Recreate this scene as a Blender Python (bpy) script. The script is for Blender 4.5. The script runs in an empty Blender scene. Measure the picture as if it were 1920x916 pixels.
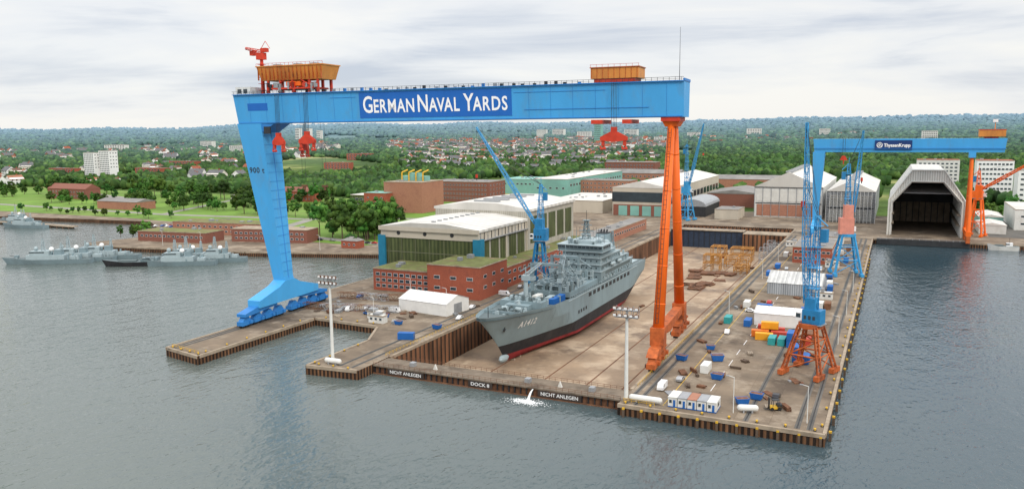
import bpy, math, random
import numpy as np
from mathutils import Vector, Matrix
random.seed(7); np.random.seed(7)
C=bpy.context.scene.collection
QZ=3.2
# ---------------------------------------------------------------- materials
MATS={}
def slabs(nt,last,tc_out,size,amt):
    N=nt.nodes;Lk=nt.links.new
    bt=N.new('ShaderNodeTexBrick'); bt.offset=0.5 if size>8 else 0.0; bt.inputs['Scale'].default_value=1; bt.inputs['Brick Width'].default_value=size*1.5; bt.inputs['Row Height'].default_value=size
    bt.inputs['Mortar Size'].default_value=.05; bt.inputs['Color1'].default_value=(1-amt,1-amt,1-amt,1); bt.inputs['Color2'].default_value=(1+amt*.6,1+amt*.55,1+amt*.5,1); bt.inputs['Mortar'].default_value=(.72,.7,.68,1)
    Lk(tc_out,bt.inputs['Vector'])
    m=N.new('ShaderNodeMix'); m.data_type='RGBA'; m.blend_type='MULTIPLY'; m.inputs['Factor'].default_value=1
    Lk(last,m.inputs['A']); Lk(bt.outputs['Color'],m.inputs['B']); return m.outputs['Result']
def mat(name,col,rough=.75,metal=0.,var=.2,sc=.4,bump=0.,vs=(1,1,1),col2=None,sc2=None,spec=.3,stain=None,stainamt=.5,slab=None,slabamt=.16,stain2=None):
    if name in MATS: return MATS[name]
    m=bpy.data.materials.new(name); m.use_nodes=True; nt=m.node_tree; N=nt.nodes; Lk=nt.links.new
    b=N['Principled BSDF']; b.inputs['Roughness'].default_value=rough; b.inputs['Metallic'].default_value=metal
    b.inputs['Specular IOR Level'].default_value=spec
    tc=N.new('ShaderNodeTexCoord'); mp=N.new('ShaderNodeMapping'); mp.inputs['Scale'].default_value=vs
    Lk(tc.outputs['Object'],mp.inputs['Vector'])
    n1=N.new('ShaderNodeTexNoise'); n1.inputs['Scale'].default_value=sc; n1.inputs['Detail'].default_value=6; n1.inputs['Roughness'].default_value=.6
    Lk(mp.outputs[0],n1.inputs['Vector'])
    r=N.new('ShaderNodeMapRange'); r.inputs['From Min'].default_value=.3; r.inputs['From Max'].default_value=.7
    Lk(n1.outputs['Fac'],r.inputs['Value'])
    mx=N.new('ShaderNodeMix'); mx.data_type='RGBA'
    c2=col2 or tuple(c*(1-var) for c in col); c1=tuple(min(1,c*(1+var)) for c in col) if not col2 else col
    mx.inputs['A'].default_value=(*c1,1); mx.inputs['B'].default_value=(*c2,1)
    Lk(r.outputs[0],mx.inputs['Factor'])
    last=mx.outputs['Result']
    for st,s2,off in ((stain,sc2 or sc*.35,0),(stain2,(sc2 or sc*.35)*2.6,40)):
        if not st: continue
        n2=N.new('ShaderNodeTexNoise'); n2.inputs['Scale'].default_value=s2; n2.inputs['Detail'].default_value=9; n2.inputs['Roughness'].default_value=.68
        if off:
            va=N.new('ShaderNodeVectorMath'); va.operation='ADD'; va.inputs[1].default_value=(off,off,0); Lk(mp.outputs[0],va.inputs[0]); Lk(va.outputs[0],n2.inputs['Vector'])
        else: Lk(mp.outputs[0],n2.inputs['Vector'])
        r2=N.new('ShaderNodeMapRange'); r2.inputs['From Min'].default_value=.51; r2.inputs['From Max'].default_value=.64; r2.inputs['To Max'].default_value=stainamt
        Lk(n2.outputs['Fac'],r2.inputs['Value'])
        m2=N.new('ShaderNodeMix'); m2.data_type='RGBA'; m2.inputs['B'].default_value=(*st,1)
        Lk(r2.outputs[0],m2.inputs['Factor']); Lk(last,m2.inputs['A']); last=m2.outputs['Result']
    if slab: last=slabs(nt,last,tc.outputs['Object'],slab,slabamt)
    Lk(last,b.inputs['Base Color'])
    if bump:
        bp=N.new('ShaderNodeBump'); bp.inputs['Strength'].default_value=bump; bp.inputs['Distance'].default_value=.3
        Lk(n1.outputs['Fac'],bp.inputs['Height']); Lk(bp.outputs[0],b.inputs['Normal'])
    MATS[name]=m; return m
def striped(name,colA,colB,period,axis=(1,1,0),rough=.8,bump=.6,lo=.35,hi=.65,grime=.35,sc=.25):
    if name in MATS: return MATS[name]
    m=bpy.data.materials.new(name); m.use_nodes=True; nt=m.node_tree; N=nt.nodes; Lk=nt.links.new
    b=N['Principled BSDF']; b.inputs['Roughness'].default_value=rough; b.inputs['Specular IOR Level'].default_value=.25
    tc=N.new('ShaderNodeTexCoord'); d=N.new('ShaderNodeVectorMath'); d.operation='DOT_PRODUCT'; d.inputs[1].default_value=axis
    Lk(tc.outputs['Object'],d.inputs[0])
    s=N.new('ShaderNodeMath'); s.operation='MULTIPLY'; s.inputs[1].default_value=2*math.pi/period; Lk(d.outputs['Value'],s.inputs[0])
    sn=N.new('ShaderNodeMath'); sn.operation='SINE'; Lk(s.outputs[0],sn.inputs[0])
    mr=N.new('ShaderNodeMapRange'); mr.inputs['From Min'].default_value=-1+2*lo; mr.inputs['From Max'].default_value=-1+2*hi; Lk(sn.outputs[0],mr.inputs['Value'])
    mx=N.new('ShaderNodeMix'); mx.data_type='RGBA'; mx.inputs['A'].default_value=(*colA,1); mx.inputs['B'].default_value=(*colB,1); Lk(mr.outputs[0],mx.inputs['Factor'])
    mp=N.new('ShaderNodeMapping'); mp.inputs['Scale'].default_value=(1,1,.25); Lk(tc.outputs['Object'],mp.inputs['Vector'])
    n=N.new('ShaderNodeTexNoise'); n.inputs['Scale'].default_value=sc; n.inputs['Detail'].default_value=8; n.inputs['Roughness'].default_value=.65; Lk(mp.outputs[0],n.inputs['Vector'])
    r=N.new('ShaderNodeMapRange'); r.inputs['From Min'].default_value=.3; r.inputs['From Max'].default_value=.7; r.inputs['To Min'].default_value=1-grime; r.inputs['To Max'].default_value=1+grime; Lk(n.outputs['Fac'],r.inputs['Value'])
    hs=N.new('ShaderNodeHueSaturation'); Lk(mx.outputs['Result'],hs.inputs['Color']); Lk(r.outputs[0],hs.inputs['Value']); Lk(hs.outputs['Color'],b.inputs['Base Color'])
    bp=N.new('ShaderNodeBump'); bp.inputs['Strength'].default_value=bump; bp.inputs['Distance'].default_value=.2; Lk(sn.outputs[0],bp.inputs['Height']); Lk(bp.outputs[0],b.inputs['Normal'])
    MATS[name]=m; return m
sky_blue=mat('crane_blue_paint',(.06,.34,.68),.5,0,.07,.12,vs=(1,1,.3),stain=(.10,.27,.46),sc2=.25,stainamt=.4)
sky_blue_d=mat('crane_dark_blue_paint',(.03,.19,.50),.5,0,.08,.2)  # darker blue for seams, trim, bogies and brackets
panel_blue=mat('sign_blue_paint',(.015,.13,.47),.5,0,.05,.2)
white_paint=mat('white_paint',(.76,.76,.75),.5,0,.05,.3)
letter_white=mat('letter_white',(.9,.9,.9),.5,0,.02,.3)
orange=mat('crane_orange_paint',(.78,.135,.012),.5,0,.10,.2,vs=(1,1,.3),stain=(.40,.07,.02),stainamt=.6)
amber=mat('trolley_amber_paint',(.58,.22,.045),.55,0,.15,.3,vs=(1,1,.4),stain=(.34,.12,.04),stainamt=.7)
redor=mat('machinery_red_paint',(.52,.045,.02),.5,0,.2,.4)
rustor=mat('portal_rust_orange_paint',(.42,.10,.025),.7,0,.3,.5,stain=(.10,.035,.02),stainamt=.75)
salmon=mat('salmon_paint',(.58,.23,.17),.6,0,.12,.4)
crblue=mat('jib_blue_paint',(.02,.18,.38),.5,0,.2,.4)
crblue2=mat('jib_light_blue_paint',(.04,.27,.52),.5,0,.15,.4)
dark=mat('dark_steel',(.035,.037,.04),.6,.2,.3,.6)
steel=mat('galvanised_steel',(.31,.32,.33),.5,.3,.15,.5)
rust=mat('rusty_steel',(.16,.075,.04),.85,0,.35,.5,stain=(.06,.04,.03))
glass=mat('dark_glass',(.03,.045,.055),.12,0,.2,.2,spec=.6)
concrete=mat('quay_concrete',(.225,.172,.12),.9,0,.18,.10,bump=.15,stain=(.07,.052,.038),sc2=.028,stainamt=.8,col2=(.14,.108,.078),slab=6,slabamt=.12,stain2=(.32,.265,.20))
concl=mat('pale_concrete',(.31,.25,.185),.9,0,.25,.3,stain=(.13,.10,.07))
gatec=mat('gate_deck_concrete',(.17,.135,.10),.9,0,.25,.3,stain=(.07,.05,.035),stainamt=.7)
dockfl=mat('dock_floor_concrete',(.38,.27,.175),.7,0,.2,.045,bump=.1,stain=(.11,.078,.058),sc2=.02,stainamt=.85,col2=(.21,.15,.10),slab=9,slabamt=.05,stain2=(.48,.37,.26))
asphalt=mat('asphalt',(.10,.095,.085),.9,0,.3,.1,stain=(.16,.14,.12),sc2=.04)
grass=mat('lawn_grass',(.12,.215,.028),.9,0,.3,.03,bump=.2,stain=(.17,.21,.055),sc2=.012)
pile=striped('sheet_pile_wall',(.022,.014,.010),(.14,.07,.035),1.6,grime=.6)
dockwall=striped('rusty_dock_wall',(.04,.026,.018),(.17,.08,.042),3.0,grime=.75,sc=.12,lo=.2,hi=.4)
brick=mat('red_brick',(.31,.085,.048),.85,0,.15,1.5,stain=(.2,.06,.04),sc2=.3)
brick_o=mat('orange_brick',(.34,.16,.105),.85,0,.12,.8,stain=(.25,.11,.08),sc2=.1)
brick_d=mat('dark_brick',(.21,.085,.06),.85,0,.15,1.)
beige=mat('beige_cladding',(.48,.43,.35),.7,0,.08,.1,vs=(1,1,.2),stain=(.38,.34,.28))
roofw=striped('pale_standing_seam_roof',(.49,.47,.43),(.60,.58,.54),6.0,axis=(0,1,0),bump=.1,grime=.16,sc=.05,rough=.6)
hall_green=striped('green_glazed_cladding',(.05,.065,.025),(.085,.10,.04),2.2,bump=.2,grime=.4,rough=.4)
mull=mat('mullion_olive_paint',(.17,.17,.11),.6)
hall_side=striped('beige_ribbed_cladding',(.32,.30,.25),(.40,.38,.33),1.2,bump=.3,grime=.18)
teal=mat('teal_column_paint',(.015,.17,.28),.6,0,.1,.4)
moss=mat('mossy_green_roof',(.14,.15,.05),.95,0,.35,.2,stain=(.21,.145,.085),sc2=.1,stainamt=.85)
tealb=mat('mint_green_cladding',(.19,.39,.34),.7,0,.1,.1,stain=(.15,.28,.25))
grey_roof=mat('grey_bitumen_roof',(.20,.19,.18),.9,0,.2,.1,stain=(.30,.29,.27))
navy=mat('naval_grey_paint',(.20,.27,.295),.55,0,.08,.15,vs=(1,1,.4),stain=(.14,.175,.185),stainamt=.55)
navy2=mat('naval_deck_grey_paint',(.10,.13,.135),.7,0,.15,.3)
navy3=mat('naval_light_grey_paint',(.31,.38,.40),.55,0,.08,.3)
hred=mat('antifouling_red_paint',(.20,.020,.020),.8,0,.3,.2,stain=(.09,.03,.03),stainamt=.8)
hblk=mat('boot_black_paint',(.022,.022,.025),.65,0,.2,.3,stain=(.05,.045,.045))
bluec=mat('container_blue_paint',(.015,.11,.36),.55,0,.1,.5)
redc=mat('container_red_paint',(.42,.05,.03),.55,0,.1,.5)
yelc=mat('container_yellow_paint',(.70,.32,.02),.55,0,.1,.5)
tealc=mat('container_teal_paint',(.03,.28,.28),.55,0,.1,.5)
orc=mat('container_orange_paint',(.58,.15,.02),.55,0,.1,.5)
whitec=mat('cabin_white_paint',(.62,.62,.59),.6,0,.08,.5,stain=(.48,.46,.42))
frame_c=mat('weathered_white_frame',(.58,.57,.53),.7,0,.12,.2)
yellow=mat('safety_yellow_paint',(.58,.35,.03),.6,0,.25,.8)
tentw=mat('tent_white_fabric',(.70,.69,.66),.7,0,.07,.4)
rubber=mat('black_rubber',(.02,.02,.02),.8)
bark=mat('tree_bark',(.10,.07,.05),.9)
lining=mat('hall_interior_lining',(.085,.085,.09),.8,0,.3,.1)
# ---------------------------------------------------------------- mesh builder
class MB:
    def __init__(s): s.v=[];s.f=[];s.mi=[];s.ms=[]
    def k(s,m):
        if m not in s.ms: s.ms.append(m)
        return s.ms.index(m)
    def add(s,vs,fs,m):
        o=len(s.v); s.v+=[tuple(p) for p in vs]; i=s.k(m)
        for f in fs: s.f.append(tuple(o+a for a in f)); s.mi.append(i)
    def hexa(s,p,m): s.add(p,[(3,2,1,0),(4,5,6,7),(0,1,5,4),(1,2,6,5),(2,3,7,6),(3,0,4,7)],m)
    def box(s,x0,x1,y0,y1,z0,z1,m): s.hexa([(x0,y0,z0),(x1,y0,z0),(x1,y1,z0),(x0,y1,z0),(x0,y0,z1),(x1,y0,z1),(x1,y1,z1),(x0,y1,z1)],m)
    def loft(s,a,za,b,zb,m):
        s.hexa([(a[0],a[2],za),(a[1],a[2],za),(a[1],a[3],za),(a[0],a[3],za),(b[0],b[2],zb),(b[1],b[2],zb),(b[1],b[3],zb),(b[0],b[3],zb)],m)
    def cyl(s,p0,p1,r0,r1=None,n=8,m=None):
        r1=r0 if r1 is None else r1; p0=Vector(p0);p1=Vector(p1);d=(p1-p0).normalized()
        u=d.orthogonal().normalized() if abs(d.z)<.999 else Vector((1,0,0)); w=d.cross(u)
        off=math.pi/n
        vs=[p+ (u*math.cos(2*math.pi*i/n+off)+w*math.sin(2*math.pi*i/n+off))*r for p,r in((p0,r0),(p1,r1)) for i in range(n)]
        fs=[(i,(i+1)%n,n+(i+1)%n,n+i) for i in range(n)]+[tuple(range(n))[::-1],tuple(range(n,2*n))]
        s.add(vs,fs,m)
    def bar(s,p0,p1,w,m): s.cyl(p0,p1,w*.707,None,4,m)
    def prismY(s,pts,y0,y1,m):
        n=len(pts); vs=[(x,y0,z) for x,z in pts]+[(x,y1,z) for x,z in pts]
        s.add(vs,[tuple(range(n)),tuple(range(2*n-1,n-1,-1))]+[((i+1)%n,i,n+i,n+(i+1)%n) for i in range(n)],m)
    def prismX(s,pts,x0,x1,m):
        n=len(pts); vs=[(x0,y,z) for y,z in pts]+[(x1,y,z) for y,z in pts]
        s.add(vs,[tuple(range(n))[::-1],tuple(range(n,2*n))]+[(i,(i+1)%n,n+(i+1)%n,n+i) for i in range(n)],m)
    def ball(s,c,r,m,n=10,rz=None,ry=None):
        rz=rz or r; ry=ry or r; k=n//2; vs=[];fs=[]
        for j in range(k+1):
            a=math.pi*j/k
            for i in range(n):
                t=2*math.pi*i/n; vs.append((c[0]+r*math.sin(a)*math.cos(t),c[1]+ry*math.sin(a)*math.sin(t),c[2]+rz*math.cos(a)))
        for j in range(k):
            for i in range(n): fs.append((j*n+i,(j+1)*n+i,(j+1)*n+(i+1)%n,j*n+(i+1)%n))
        s.add(vs,fs,m)
    def lattice(s,p0,p1,w0,w1,n,r,m,diag=True,up=None):
        p0=Vector(p0);p1=Vector(p1);d=(p1-p0).normalized()
        u=d.orthogonal().normalized() if up is None else (Vector(up)-d*d.dot(Vector(up))).normalized(); w=d.cross(u)
        def ring(t):
            c=p0.lerp(p1,t); h=(w0+(w1-w0)*t)/2
            return [c+u*h+w*h,c-u*h+w*h,c-u*h-w*h,c+u*h-w*h]
        A,B=ring(0),ring(1)
        for i in range(4): s.bar(A[i],B[i],r,m)
        pr=A
        for k in range(1,n+1):
            cu=ring(k/n)
            for i in range(4):
                j=(i+1)%4
                s.bar(cu[i],cu[j],r*.55,m)
                if diag: s.bar(pr[i],cu[j],r*.55,m) if (k+i)%2 else s.bar(pr[j],cu[i],r*.55,m)
            pr=cu
    def mesh(s,name,smooth=False):
        me=bpy.data.meshes.new(name); me.from_pydata(s.v,[],s.f)
        for m in s.ms: me.materials.append(m)
        me.polygons.foreach_set('material_index',s.mi)
        if smooth: me.polygons.foreach_set('use_smooth',[len(f)==4 for f in s.f])
        me.update(); return me
    def obj(s,name,parent=None,loc=(0,0,0),rot=0,label=None,cat=None,group=None,kind=None,smooth=False):
        return put(s.mesh(name,smooth),name,parent,loc,rot,label,cat,group,kind)
def put(me,name,parent=None,loc=(0,0,0),rot=0,label=None,cat=None,group=None,kind=None):
    o=bpy.data.objects.new(name,me); C.objects.link(o); o.location=loc; o.rotation_euler=(0,0,rot)
    if parent: o.parent=parent
    if label:o['label']=label
    if cat:o['category']=cat
    if group:o['group']=group
    if kind:o['kind']=kind
    return o
def thing(name,label,cat,loc,rot=0,group=None):
    o=put(None,name,None,loc,rot,label,cat,group); o.empty_display_size=1; return o
KIDS={}
def copy_thing(src,loc,rot=0,label=None,scale=1):
    o=src.copy(); C.objects.link(o); o.location=loc; o.rotation_euler=(0,0,rot); o.scale=(scale,)*3
    if label:o['label']=label
    for ch in KIDS[src.name]:
        c=ch.copy(); C.objects.link(c); c.parent=o
    return o
def textmesh(body,size,off=.0,space=1.):
    cu=bpy.data.curves.new('txt','FONT'); cu.body=body; cu.size=size; cu.offset=off; cu.space_character=space; cu.resolution_u=3
    ob=bpy.data.objects.new('txt',cu); C.objects.link(ob)
    dg=bpy.context.evaluated_depsgraph_get(); dg.update(); me=ob.evaluated_get(dg).to_mesh()
    vs=[(v.co.x,v.co.y) for v in me.vertices]; fs=[tuple(p.vertices) for p in me.polygons]
    bpy.data.objects.remove(ob); bpy.data.curves.remove(cu)
    return vs,fs
def text_south(mb,body,size,x0,y,z0,m,off=0.,width=None,space=1.):
    vs,fs=textmesh(body,size,off,space)
    mn=min(v[0] for v in vs); w=max(v[0] for v in vs)-mn
    k=(width/w) if width else 1
    mb.add([(x0+(u-mn)*k,y,z0+v) for u,v in vs],fs,m); return w*k
# ---------------------------------------------------------------- ground, water
def extrude_poly(mb,pts,zt,zb,mt,mw):
    n=len(pts); mb.add([(x,y,zt) for x,y in pts],[tuple(range(n))],mt)
    for i in range(n):
        (x0,y0),(x1,y1)=pts[i],pts[(i+1)%n]
        mb.add([(x0,y0,zb),(x1,y1,zb),(x1,y1,zt),(x0,y0,zt)],[(0,1,2,3)],mw)
P1=[(-68,208),(-13,207),(-13,602),(400,606),(400,760),(-68,760)]
P3=[(-155,640),(-68,640),(-68,760),(-155,760)]
P2=[(-175,202),(-155,204),(-155,640),(-155,760),(-1700,760),(-1700,470),(-1100,450),(-782,476),(-599,496),(-560,470),(-512,425),(-525,378),(-505,372),(-383,389),(-295,417),(-250,418),(-250,292),(-237,285),(-237,199),(-217,195),(-217,258),(-184,256),(-175,237)]
g=MB()
for P in (P1,P3,P2): extrude_poly(g,P,QZ,-12,concrete,pile)
g.obj('ground',kind='structure')
g=MB(); g.box(-155,-68,214,640,-10,-9,dockfl); g.obj('dock_floor',kind='structure')
g=MB()
g.box(-155,-154.4,222,640,-9,2.2,dockwall); g.box(-68.6,-68,222,640,-9,2.2,dockwall); g.box(-154.4,-68.6,639.4,640,-9,2.2,dockwall)
g.obj('dock_wall',kind='structure')
g=MB()
def cope(pts,w=.9):
    for (x0,y0),(x1,y1) in zip(pts,pts[1:]):
        d=Vector((x1-x0,y1-y0,0)).normalized(); nrm=Vector((-d.y,d.x,0))*w
        a=Vector((x0,y0,0))-nrm*.25;b=Vector((x1,y1,0))-nrm*.25
        g.hexa([(a.x,a.y,QZ-.9),(b.x,b.y,QZ-.9),(b.x+nrm.x,b.y+nrm.y,QZ-.9),(a.x+nrm.x,a.y+nrm.y,QZ-.9),(a.x,a.y,QZ+.16),(b.x,b.y,QZ+.16),(b.x+nrm.x,b.y+nrm.y,QZ+.16),(a.x+nrm.x,a.y+nrm.y,QZ+.16)],concl)
cope([(-68,208),(-13,207)]);cope([(-13,207.9),(-13,601)]);cope([(-12.2,602),(400,606)])
cope([(-237,284),(-237,199)]);cope([(-236.5,199),(-217.2,195)]);cope([(-217,195.9),(-217,257)]);cope([(-217,258),(-184.7,256)]);cope([(-184,255.5),(-175.2,237.4)]);cope([(-175,236.5),(-175,202.6)]);cope([(-174.7,202),(-155.5,204)])
cope([(-525,378),(-505,372)]);cope([(-504.5,372.1),(-383.5,389)]);cope([(-383,389.2),(-295.4,416.9)]);cope([(-295,417),(-250.2,418)]);cope([(-250,417),(-250,293)])
cope([(-155,222),(-155,640)][::-1]);cope([(-68,222),(-68,639)])
g.obj('kerb',kind='structure')
def water_mat():
    m=bpy.data.materials.new('harbour_water'); m.use_nodes=True; nt=m.node_tree;N=nt.nodes;Lk=nt.links.new
    b=N['Principled BSDF']; b.inputs['Roughness'].default_value=.03; b.inputs['IOR'].default_value=1.33; b.inputs['Specular IOR Level'].default_value=.6
    tc=N.new('ShaderNodeTexCoord')
    hs=None
    for sc,am,vs in ((.22,.62,(1,.5,1)),(.75,.34,(1,.55,1)),(.05,.7,(1,.7,1))):
        mp=N.new('ShaderNodeMapping'); mp.inputs['Scale'].default_value=vs; mp.inputs['Rotation'].default_value=(0,0,-.45); Lk(tc.outputs['Object'],mp.inputs[0])
        n=N.new('ShaderNodeTexNoise'); n.inputs['Scale'].default_value=sc; n.inputs['Detail'].default_value=2.5; n.inputs['Roughness'].default_value=.5; n.inputs['Distortion'].default_value=.7
        Lk(mp.outputs[0],n.inputs['Vector'])
        q=N.new('ShaderNodeMath'); q.operation='MULTIPLY'; q.inputs[1].default_value=am; Lk(n.outputs['Fac'],q.inputs[0])
        if hs is None: hs=q.outputs[0]
        else:
            a=N.new('ShaderNodeMath'); a.operation='ADD'; Lk(hs,a.inputs[0]); Lk(q.outputs[0],a.inputs[1]); hs=a.outputs[0]
    pn=N.new('ShaderNodeTexNoise'); pn.inputs['Scale'].default_value=.008; pn.inputs['Detail'].default_value=4; Lk(tc.outputs['Object'],pn.inputs['Vector'])
    pr=N.new('ShaderNodeMapRange'); pr.inputs['From Min'].default_value=.35; pr.inputs['From Max'].default_value=.65; pr.inputs['To Min'].default_value=.55; pr.inputs['To Max'].default_value=1.0; Lk(pn.outputs['Fac'],pr.inputs[0])
    bp=N.new('ShaderNodeBump'); bp.inputs['Distance'].default_value=.95; Lk(pr.outputs[0],bp.inputs['Strength']); Lk(hs,bp.inputs['Height']); Lk(bp.outputs[0],b.inputs['Normal'])
    # brighter sky reflection painted into basin colour; darker and bluer by the outer pier
    sx=N.new('ShaderNodeSeparateXYZ'); Lk(tc.outputs['Object'],sx.inputs[0])
    xr=N.new('ShaderNodeMapRange'); xr.inputs['From Min'].default_value=40; xr.inputs['From Max'].default_value=-190; xr.interpolation_type='SMOOTHSTEP'; Lk(sx.outputs['X'],xr.inputs[0])
    ad=N.new('ShaderNodeMath'); ad.operation='MULTIPLY_ADD'; ad.inputs[1].default_value=.9; ad.inputs[2].default_value=-.45; Lk(pn.outputs['Fac'],ad.inputs[0])
    a2=N.new('ShaderNodeMath'); a2.operation='ADD'; a2.use_clamp=True; Lk(xr.outputs[0],a2.inputs[0]); Lk(ad.outputs[0],a2.inputs[1])
    cm=N.new('ShaderNodeMix'); cm.data_type='RGBA'; cm.inputs['A'].default_value=(.034,.060,.075,1); cm.inputs['B'].default_value=(.105,.125,.115,1); Lk(a2.outputs[0],cm.inputs['Factor']); Lk(cm.outputs['Result'],b.inputs['Base Color'])
    return m
wm=water_mat(); g=MB()
def sheet(mb,x0,x1,y0,y1,z,m): mb.add([(x0,y0,z),(x1,y0,z),(x1,y1,z),(x0,y1,z)],[(0,1,2,3)],m)
sheet(g,-9000,9000,-3000,215,0,wm);sheet(g,-9000,-155.2,215,755,0,wm);sheet(g,-67.8,9000,215,755,0,wm)
g.obj('water',kind='structure')
g=MB()
g.add([(x,y,QZ+.05) for x,y in [(-1690,510),(-640,510),(-560,500),(-520,470),(-440,450),(-330,440),(-300,470),(-330,620),(-400,758),(-1690,758)]],[tuple(range(10))],grass)
g.obj('lawn',kind='structure')
g=MB()
def strip(pts,w,z,m):
    for (x0,y0),(x1,y1) in zip(pts,pts[1:]):
        d=Vector((x1-x0,y1-y0,0)).normalized(); n=Vector((-d.y,d.x,0))*w/2
        g.add([(x0-n.x,y0-n.y,z),(x1-n.x,y1-n.y,z),(x1+n.x,y1+n.y,z),(x0+n.x,y0+n.y,z)],[(0,1,2,3)],m)
road=mat('road_surface',(.24,.225,.20),.9,0,.15,.1)
strip([(-1690,600),(-900,560),(-640,545),(-480,560),(-380,600),(-300,640)],10,QZ+.09,road)
strip([(-640,543),(-700,700),(-760,758)],8,QZ+.13,road)
strip([(-470,556),(-440,470),(-300,450)],10,QZ+.13,road)
strip([(-560,530),(-500,450)],34,QZ+.17,asphalt)
strip([(-800,640),(-980,700)],40,QZ+.13,road)
g.add([(x,y,QZ+.05) for x,y in [(60,640),(390,640),(390,758),(60,758)]],[(0,1,2,3)],asphalt)
g.obj('road',kind='structure')
g=MB()
for x in (-66,-63.2,-33,-20,-17,-164,-159,-234.6,-232.6):
    y0=209 if x>-70 else (206 if x>-170 else 198); y1=600 if x>-170 else 300
    g.box(x-.16,x+.16,y0,y1,QZ,QZ+.05,dark)
    g.box(x-.7,x-.2,y0,y1,QZ,QZ+.02,asphalt);g.box(x+.2,x+.7,y0,y1,QZ,QZ+.02,asphalt)
g.obj('crane_rail',kind='structure')
g=MB()
for y in range(216,590,14): g.box(-46.6,-46.4,y,y+7,QZ+.014,QZ+.02,white_paint)
g.box(-56.1,-55.9,212,590,QZ+.014,QZ+.02,yellow)
for k in range(9): g.box(-30,-24,300+k*6,300.2+k*6,QZ+.014,QZ+.02,white_paint)
for k in range(10): a=216+k*38+random.uniform(-8,8); g.box(-57,-36+random.uniform(-6,10),a,a+.25,QZ+.014,QZ+.02,concl)
g.obj('painted_marking',kind='structure')
g=MB()
for x in (-133,-111,-95,-82): g.box(x-.3,x+.3,230,600,-9,-8.97,rust)
g.obj('floor_marking',kind='structure')
# ---------------------------------------------------------------- terrain
def prof(R): return np.interp(R,[0,900,1500,3000,4500,6000,6900,8600],[0,0,8,26,54,104,134,100])
def Tz(x,y):
    R=np.hypot(x,y); a=np.clip((y-755)/250,0,1)
    az=np.arctan2(x,y)
    n=np.sin(x*.0021+1.3)*np.cos(y*.0017+x*.0007)+.5*np.sin(x*.0053+y*.0041)+.3*np.sin(x*.011-y*.009)
    n2=.7*np.sin(az*9+1)+.5*np.sin(az*21+R*.0006)+.3*np.sin(az*47)
    return 2.9+.4*a+a*(prof(R)*(1+.10*n2*np.clip((R-3000)/3000,0,1)+ .10*np.clip((az+.45)/.6,-1,1))+n*np.clip((R-900)/3500,0,1)*6)
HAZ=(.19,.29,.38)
def hazemix(nt,g_,last):  # bluish aerial haze painted into the base colour, stronger further out
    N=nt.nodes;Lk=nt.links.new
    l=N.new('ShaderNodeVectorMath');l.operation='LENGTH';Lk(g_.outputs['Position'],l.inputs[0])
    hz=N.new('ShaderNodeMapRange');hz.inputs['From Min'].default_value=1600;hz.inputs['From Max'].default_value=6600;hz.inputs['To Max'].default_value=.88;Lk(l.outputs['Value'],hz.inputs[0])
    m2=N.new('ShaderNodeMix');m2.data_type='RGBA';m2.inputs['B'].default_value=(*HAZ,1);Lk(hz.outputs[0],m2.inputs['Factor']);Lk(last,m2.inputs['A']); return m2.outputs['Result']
def terr_mat():
    m=bpy.data.materials.new('wooded_terrain'); m.use_nodes=True; nt=m.node_tree;N=nt.nodes;Lk=nt.links.new
    b=N['Principled BSDF']; b.inputs['Roughness'].default_value=.95; b.inputs['Specular IOR Level'].default_value=.1
    g_=N.new('ShaderNodeNewGeometry')
    n=N.new('ShaderNodeTexNoise'); n.inputs['Scale'].default_value=.004; n.inputs['Detail'].default_value=5; Lk(g_.outputs['Position'],n.inputs['Vector'])
    n2=N.new('ShaderNodeTexNoise'); n2.inputs['Scale'].default_value=.04; n2.inputs['Detail'].default_value=6; Lk(g_.outputs['Position'],n2.inputs['Vector'])
    r=N.new('ShaderNodeValToRGB'); e=r.color_ramp.elements
    e[0].position=.3;e[0].color=(.026,.058,.016,1); e[1].position=.54;e[1].color=(.08,.13,.03,1); q=e.new(.62);q.color=(.28,.28,.11,1)
    Lk(n.outputs['Fac'],r.inputs[0])
    mx=N.new('ShaderNodeMix');mx.data_type='RGBA';mx.blend_type='MULTIPLY';mx.inputs['Factor'].default_value=.8
    r2=N.new('ShaderNodeMapRange');r2.inputs['From Min'].default_value=.3;r2.inputs['From Max'].default_value=.7;r2.inputs['To Min'].default_value=.5;r2.inputs['To Max'].default_value=1.3
    Lk(n2.outputs['Fac'],r2.inputs[0]);Lk(r.outputs[0],mx.inputs['A']);Lk(r2.outputs[0],mx.inputs['B'])
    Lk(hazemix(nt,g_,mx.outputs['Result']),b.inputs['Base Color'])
    bp=N.new('ShaderNodeBump');bp.inputs['Strength'].default_value=1;bp.inputs['Distance'].default_value=6;Lk(n2.outputs['Fac'],bp.inputs['Height']);Lk(bp.outputs[0],b.inputs['Normal'])
    return m
tm=terr_mat()
na,nr=230,150
AZ=np.radians(np.linspace(-84,50,na)); RR=np.geomspace(640,8600,nr)
X=RR[:,None]*np.sin(AZ)[None];Y=RR[:,None]*np.cos(AZ)[None];Y=np.maximum(Y,640);Z=Tz(X,Y)
idx=np.arange(na*nr).reshape(nr,na)
F=np.stack([idx[:-1,:-1],idx[:-1,1:],idx[1:,1:],idx[1:,:-1]],-1).reshape(-1,4)[:,::-1]
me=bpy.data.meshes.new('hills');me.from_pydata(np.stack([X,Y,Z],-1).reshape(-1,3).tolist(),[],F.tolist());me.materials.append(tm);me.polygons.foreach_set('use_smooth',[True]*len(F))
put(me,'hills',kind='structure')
def pol(az,R): return R*math.sin(math.radians(az)),R*math.cos(math.radians(az))
HP=[]
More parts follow.
